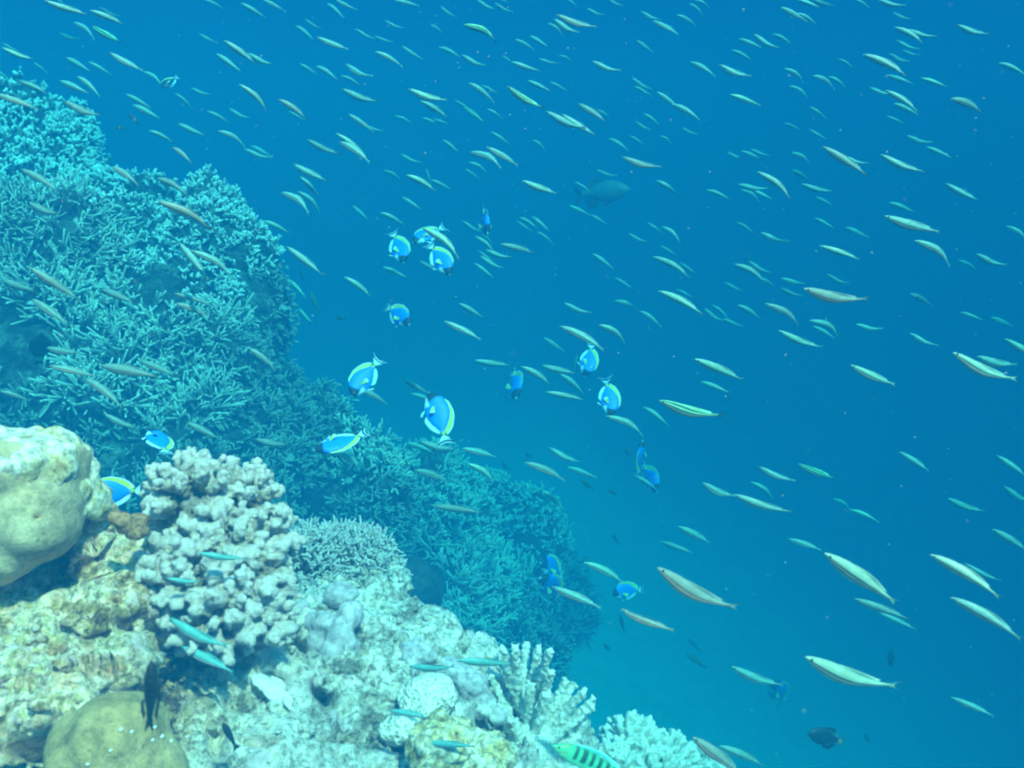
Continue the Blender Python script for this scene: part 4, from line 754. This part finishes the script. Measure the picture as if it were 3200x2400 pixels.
for i, (m_, t_, d, sg, up, ro, lab) in enumerate(TG):
    o = proto if i == 0 else copy_thing(proto); orient(o, m_, t_, d, d * math.dist(m_, t_) / 3200 / F / FORE.get(i, .92), sg, up, ro); tag(o, lab, 'fish', 'blue surgeonfish feeding along the reef')
    if i == 19:      # same species turned away: its shade is darkened into the body colour
        for ch in list(o.children):
            if ch.name.startswith('body'):
                ch.data = ch.data.copy(); a = ch.data.color_attributes['col']; q = np.empty(len(ch.data.vertices) * 4, np.float32); a.data.foreach_get('color', q); q = q.reshape(-1, 4); q[:, :3] *= [.3, .06, .06]; a.data.foreach_set('color', q.reshape(-1))

# ---- single fish of other kinds
def deep_fish(name, top, bot, wid, colf, fins, xe, label, m_, t_, d, L, sign=1, up=(0, 1), roll=0, eye=(.38, .04, .06, .02), group=None):
    r = empty(name, (0, 0, 0)); b = fish_body('body', top, bot, wid, .5, xe, 40, 24, None, colf); link('body', b, m_vc, r)
    for nm, base, outer, cols in fins: link(nm, fin(nm, base, outer, .014, None, cols, rows=5), m_vc, r)
    for s in (1, -1): link('eye', one_eye('eye', eye[0], eye[1], s * eye[2], eye[3]), m_eye, r)
    orient(r, m_, t_, d, L, sign, up, roll); return tag(r, label, 'fish', group)
G1, G2 = np.array([.10, .14, .14]), np.array([.03, .045, .05])
def grey_col(X, Z, Y, v):
    c = np.tile(G1, (len(X), 1)); s = (.5 + .5 * np.sin(X * 160) * np.sin(Z * 160))[:, None]; c = c * (.75 + .5 * s)
    g = (sstep(.36, .48, X) * (1 - sstep(-.08, -.02, Z)))[:, None]; return c * (1 - g) + np.array([.35, .42, .42]) * g
two = ([0, 1], [G2, G2])
deep_fish('grey_snapper', [(0, .0), (.08, .07), (.2, .15), (.4, .20), (.6, .18), (.8, .09), (1, .045)], [(0, -.02), (.08, -.07), (.2, -.13), (.4, -.17), (.6, -.16), (.8, -.08), (1, -.04)], [(0, .02), (.2, .08), (.5, .09), (1, .02)], grey_col,
 [('dorsal_fin', [(.25, .14), (.1, .18), (-.1, .17), (-.25, .09)], [(.2, .17), (.05, .23), (-.15, .23), (-.32, .12)], two), ('anal_fin', [(-.05, -.15), (-.15, -.12), (-.25, -.07)], [(-.12, -.27), (-.24, -.24), (-.30, -.10)], two),
  ('pelvic_fin', [(.22, -.15), (.16, -.16), (.12, -.16)], [(.10, -.22), (.06, -.24), (.04, -.20)], two), ('pectoral_fin', [(.2, -.01), (.19, -.04), (.18, -.07)], [(.06, -.10), (.03, -.13), (.06, -.16)], two),
  ('tail_fin', [(-.34, -.04), (-.345, 0), (-.34, .045)], [(-.50, -.26), (-.42, -.02), (-.48, .16)], two)], -.35,
 'big dim grey fish with a dark forked tail, facing right in open water', (1972, 592), (1790, 612), 5.6, .352, 1, (0, 1), 0, (.36, .045, .06, .016))
K1 = np.array([.018, .022, .02])
def black_col(X, Z, Y, v): return np.tile(K1, (len(X), 1)) * (1 + .4 * np.sin(X[:, None] * 70))
kf = ([0, 1], [K1, K1]); of = ([0, .3, 1], [np.array([.5, .25, .05])] * 3)
DT = [(0, .0), (.08, .08), (.2, .16), (.4, .21), (.6, .20), (.8, .11), (1, .05)]; DB = [(0, -.02), (.08, -.08), (.2, -.15), (.4, -.20), (.6, -.19), (.8, -.10), (1, -.045)]; DW = [(0, .02), (.2, .07), (.5, .08), (1, .02)]
def damsel_fins(tc_=kf):
    return [('dorsal_fin', [(.22, .16), (.05, .20), (-.12, .18), (-.28, .08)], [(.18, .18), (.0, .25), (-.2, .25), (-.33, .13)], kf), ('anal_fin', [(.05, -.19), (-.1, -.17), (-.25, -.08)], [(.0, -.24), (-.18, -.26), (-.31, -.12)], kf),
            ('tail_fin', [(-.34, -.045), (-.345, 0), (-.34, .05)], [(-.50, -.12), (-.47, 0), (-.50, .12)], tc_)]
deep_fish('dark_triggerfish', DT, DB, DW, black_col, damsel_fins(of), -.35, 'dark oval fish with an orange tail low in the open blue water', (2524, 2290), (2634, 2318), 2.2, .087, 1, (.15, 1), 0)
deep_fish('black_damselfish', DT, DB, DW, black_col, damsel_fins(), -.35, 'faint dark round fish seen head-on at the lower right', (2780, 2060), (2792, 2054), 3.6, .13, 1, (0, 1), 0)
f_ = np.array([.05, .05, .025]); bf_ = ([0, 1], [K1, f_])
deep_fish('black_damselfish', [(0, .0), (.1, .05), (.3, .08), (.6, .08), (.85, .04), (1, .03)], [(0, -.01), (.1, -.05), (.3, -.08), (.6, -.07), (.85, -.04), (1, -.03)], [(0, .02), (.12, .08), (.3, .105), (.6, .08), (.85, .035), (1, .015)], black_col,
 [('dorsal_fin', [(.22, .07), (.0, .08), (-.25, .05)], [(.18, .10), (-.05, .11), (-.33, .08)], kf), ('tail_fin', [(-.28, -.03), (-.285, 0), (-.28, .03)], [(-.50, -.05), (-.40, 0), (-.50, .05)], kf),
  ('anal_fin', [(-.02, -.07), (-.1, -.07), (-.25, -.05)], [(-.06, -.10), (-.18, -.10), (-.32, -.07)], kf)], -.30,
 'black fish seen from above hanging over the olive boulder coral', (474, 2066), (466, 2290), .80, .064, 1, (.55, .3), 0, (.40, .02, .06, .015))
deep_fish('black_damselfish', [(0, .0), (.1, .06), (.3, .11), (.6, .09), (1, .03)], [(0, -.01), (.1, -.06), (.3, -.11), (.6, -.08), (1, -.03)], [(0, .02), (.12, .06), (.3, .08), (.6, .06), (1, .015)], black_col, damsel_fins()[2:], -.34,
 'tiny black fish heading up over the pale rubble, lower left', (696, 2258), (741, 2342), 1.15, .039, 1, (.8, .5), 30)
def pen_col(X, Z, Y, v):
    c = np.tile(K1 * 1.5, (len(X), 1)); g = (1 - sstep(-.25, -.2, X))[:, None]; return c * (1 - g) + np.array([.5, .5, .2]) * g
deep_fish('dark_butterflyfish', [(0, .0), (.1, .1), (.3, .24), (.6, .26), (.85, .12), (1, .05)], [(0, -.02), (.1, -.1), (.3, -.24), (.6, -.25), (.85, -.10), (1, -.05)], [(0, .02), (.3, .07), (1, .02)], pen_col, damsel_fins()[2:], -.36,
 'dark disc-shaped fish with a pale rear edge in the left hollow', (128, 1040), (122, 1140), 2.9, .12, 1, (-.9, .2), 35)
GR, BAR = np.array([.12, .62, .28]), np.array([.03, .10, .06])
def wr_col(X, Z, Y, v):
    c = np.tile(GR, (len(X), 1)); c = c * (1 - .35 * sstep(.3, 1, v)[:, None]) + np.array([.4, .75, .45]) * .5 * (1 - sstep(-1, -.2, v))[:, None]
    ph = (.26 - X) / .105; b = ((ph > -.1) & (ph < 5.6)) * sstep(.30, .5, .5 + .5 * np.cos((ph - .35) * 2 * np.pi)) * sstep(-.55, -.3, v) * (1 - .2 * sstep(.75, .9, v)); b = b[:, None]
    c = c * (1 - b) + BAR * b
    h = ((X > .3) * sstep(.55, .75, .5 + .5 * np.sin(X * 60 + Z * 90)))[:, None] * .55; return c * (1 - h) + np.array([.45, .30, .12]) * h
gf = ([0, .5, 1], [GR * .7, np.array([.1, .5, .6]), np.array([.3, .8, .7])])
deep_fish('striped_wrasse', [(0, .0), (.06, .035), (.15, .075), (.3, .108), (.5, .11), (.75, .075), (1, .045)], [(0, -.012), (.06, -.04), (.15, -.07), (.3, -.10), (.5, -.105), (.75, -.07), (1, -.045)], [(0, .012), (.15, .045), (.4, .06), (.8, .03), (1, .015)], wr_col,
 [('dorsal_fin', [(.28, .09), (.1, .105), (-.1, .095), (-.3, .05)], [(.26, .115), (.06, .14), (-.14, .135), (-.34, .09)], gf), ('anal_fin', [(.0, -.10), (-.15, -.08), (-.3, -.05)], [(-.04, -.135), (-.19, -.12), (-.34, -.085)], gf),
  ('tail_fin', [(-.37, -.045), (-.375, 0), (-.37, .045)], [(-.50, -.10), (-.485, 0), (-.50, .10)], gf), ('pectoral_fin', [(.24, -.0), (.235, -.02), (.23, -.04)], [(.12, -.02), (.10, -.05), (.13, -.08)], ([0, 1], [GR, np.array([.3, .7, .6])]))], -.38,
 'green fish with dark bars at the bottom edge between the white corals', (1726, 2328), (1962, 2432), 1.36, .122, 1, (.25, 1), 0, (.43, .012, .03, .012))
# ---- faint olive fish over the slope
OL = np.array([.07, .09, .03])
def ol_col(X, Z, Y, v): return np.tile(OL, (len(X), 1))
olf = ([0, 1], [OL, OL])
ob = fish_body('olive_fish', [(0, .0), (.15, .07), (.4, .12), (.7, .08), (1, .035)], [(0, -.01), (.15, -.07), (.4, -.12), (.7, -.08), (1, -.035)], [(0, .02), (.3, .06), (1, .02)], .5, -.36, 20, 12, None, ol_col); ob.materials.append(m_vc)
ot = fin('tail_fin', [(-.35, -.03), (-.355, 0), (-.35, .03)], [(-.50, -.09), (-.44, 0), (-.50, .09)], .01, None, olf); ot.materials.append(m_vc)
OLF = [(398, 352, 438, 392, 'near the upper left between two slender fish'), (358, 396, 402, 404, 'above the rounded coral dome'), (934, 838, 950, 880, 'right of the dome edge'), (968, 908, 1000, 985, 'below the bright slender fish by the dome'), (1046, 988, 1082, 998, 'left of the black-faced blue fish'),
 (1338, 1420, 1352, 1462, 'beneath the middle blue fish'), (1640, 1416, 1662, 1430, 'in open water above the ridge end'), (1568, 1444, 1592, 1472, 'just over the far coral hump'), (1816, 1500, 1856, 1530, 'left of the dim dark-headed blue fish'), (1902, 1532, 1928, 1546, 'under the dim dark-headed blue fish'),
 (1952, 1400, 1968, 1424, 'left of the edge-on blue fish'), (1912, 1668, 1936, 1702, 'in the water right of the ridge'), (1936, 1920, 1952, 1978, 'standing upright over the pale sea floor'), (1738, 2008, 1788, 2038, 'above the white finger coral'), (1886, 2014, 1910, 2034, 'just right of the white finger coral top'), (2150, 1995, 2190, 2035, 'left one of the faint pair over the sand'), (2144, 2040, 2210, 2090, 'lower one of the faint pair over the sand'), (2700, 2290, 2724, 2330, 'low at the right beyond the orange-tailed fish')]
for i, (a, b_, c, d_, w) in enumerate(OLF):
    o = bpy.data.objects.new('olive_fish', ob); C.objects.link(o); q = bpy.data.objects.new('tail_fin', ot); C.objects.link(q); q.parent = o
    orient(o, (a, b_), (c, d_), 3.9 + (i % 4) * .3, .09, 1, (.4, 1), 15); tag(o, 'faint olive fish ' + w, 'fish', 'faint olive fish over the drop-off')

# ================================================================== drifting specks
k = 1500; dd = 0.5 + 3.5 * rng.random(k) ** .8; px = rng.uniform(-300, 3500, k); py = rng.uniform(-200, 2600, k)
keep = ~((px < 1900) & (py > 500) & (py > 500 + (px - 200) * .9) & (dd > 1.0)); px, py, dd = px[keep], py[keep], dd[keep]; k = len(px)
V0, F0 = ico(1); cen_ = np.array([S(a, b_, c)[:] for a, b_, c in zip(px, py, dd)]); rr = .00035 + .0008 * rng.random(k) ** 3; rr *= np.clip(dd, .6, 2.2) / 1.5
Vp = V0[None] * rr[:, None, None] * (1 + .5 * rng.random((k, 1, 3))) + cen_[:, None]
m_sp = plain_mat('speck', (.42, .44, .4), .7, .2)
tag(link('drifting_specks', mesh_from('drifting_specks', Vp.reshape(-1, 3), [(F0[None] + (np.arange(k) * len(V0))[:, None, None]).reshape(-1, 3)]), m_sp), 'tiny pale specks drifting in the water', 'specks', kind='stuff')

# ================================================================== the water itself (haze)
def haze_box(x0, x1, y0, y1, z0, z1):
    bm = bmesh.new(); bmesh.ops.create_cube(bm, size=1)
    for v in bm.verts: v.co = Vector(((x0 + x1) / 2 + v.co.x * (x1 - x0), (y0 + y1) / 2 + v.co.y * (y1 - y0), (z0 + z1) / 2 + v.co.z * (z1 - z0)))
    me = bpy.data.meshes.new('haze'); bm.to_mesh(me); bm.free()
    m = bpy.data.materials.new('water_haze'); m.use_nodes = True; t = m.node_tree; t.nodes.clear()
    o_ = t.nodes.new('ShaderNodeOutputMaterial'); v = t.nodes.new('ShaderNodeVolumePrincipled'); t.links.new(v.outputs[0], o_.inputs['Volume'])
    v.inputs['Color'].default_value = (*HAZE_COL, 1); v.inputs['Absorption Color'].default_value = (*HAZE_ABS, 1)
    v.inputs['Density'].default_value = HAZE_D; v.inputs['Anisotropy'].default_value = -0.35
    tag(link('haze', me, m), kind='stuff')
HAZE_COL, HAZE_ABS, HAZE_D = (0.0013, 0.052, 0.112), (0.0, 0.54, 0.573), 0.73
haze_box(-16, 31, -7, 51, -20, 1.0)
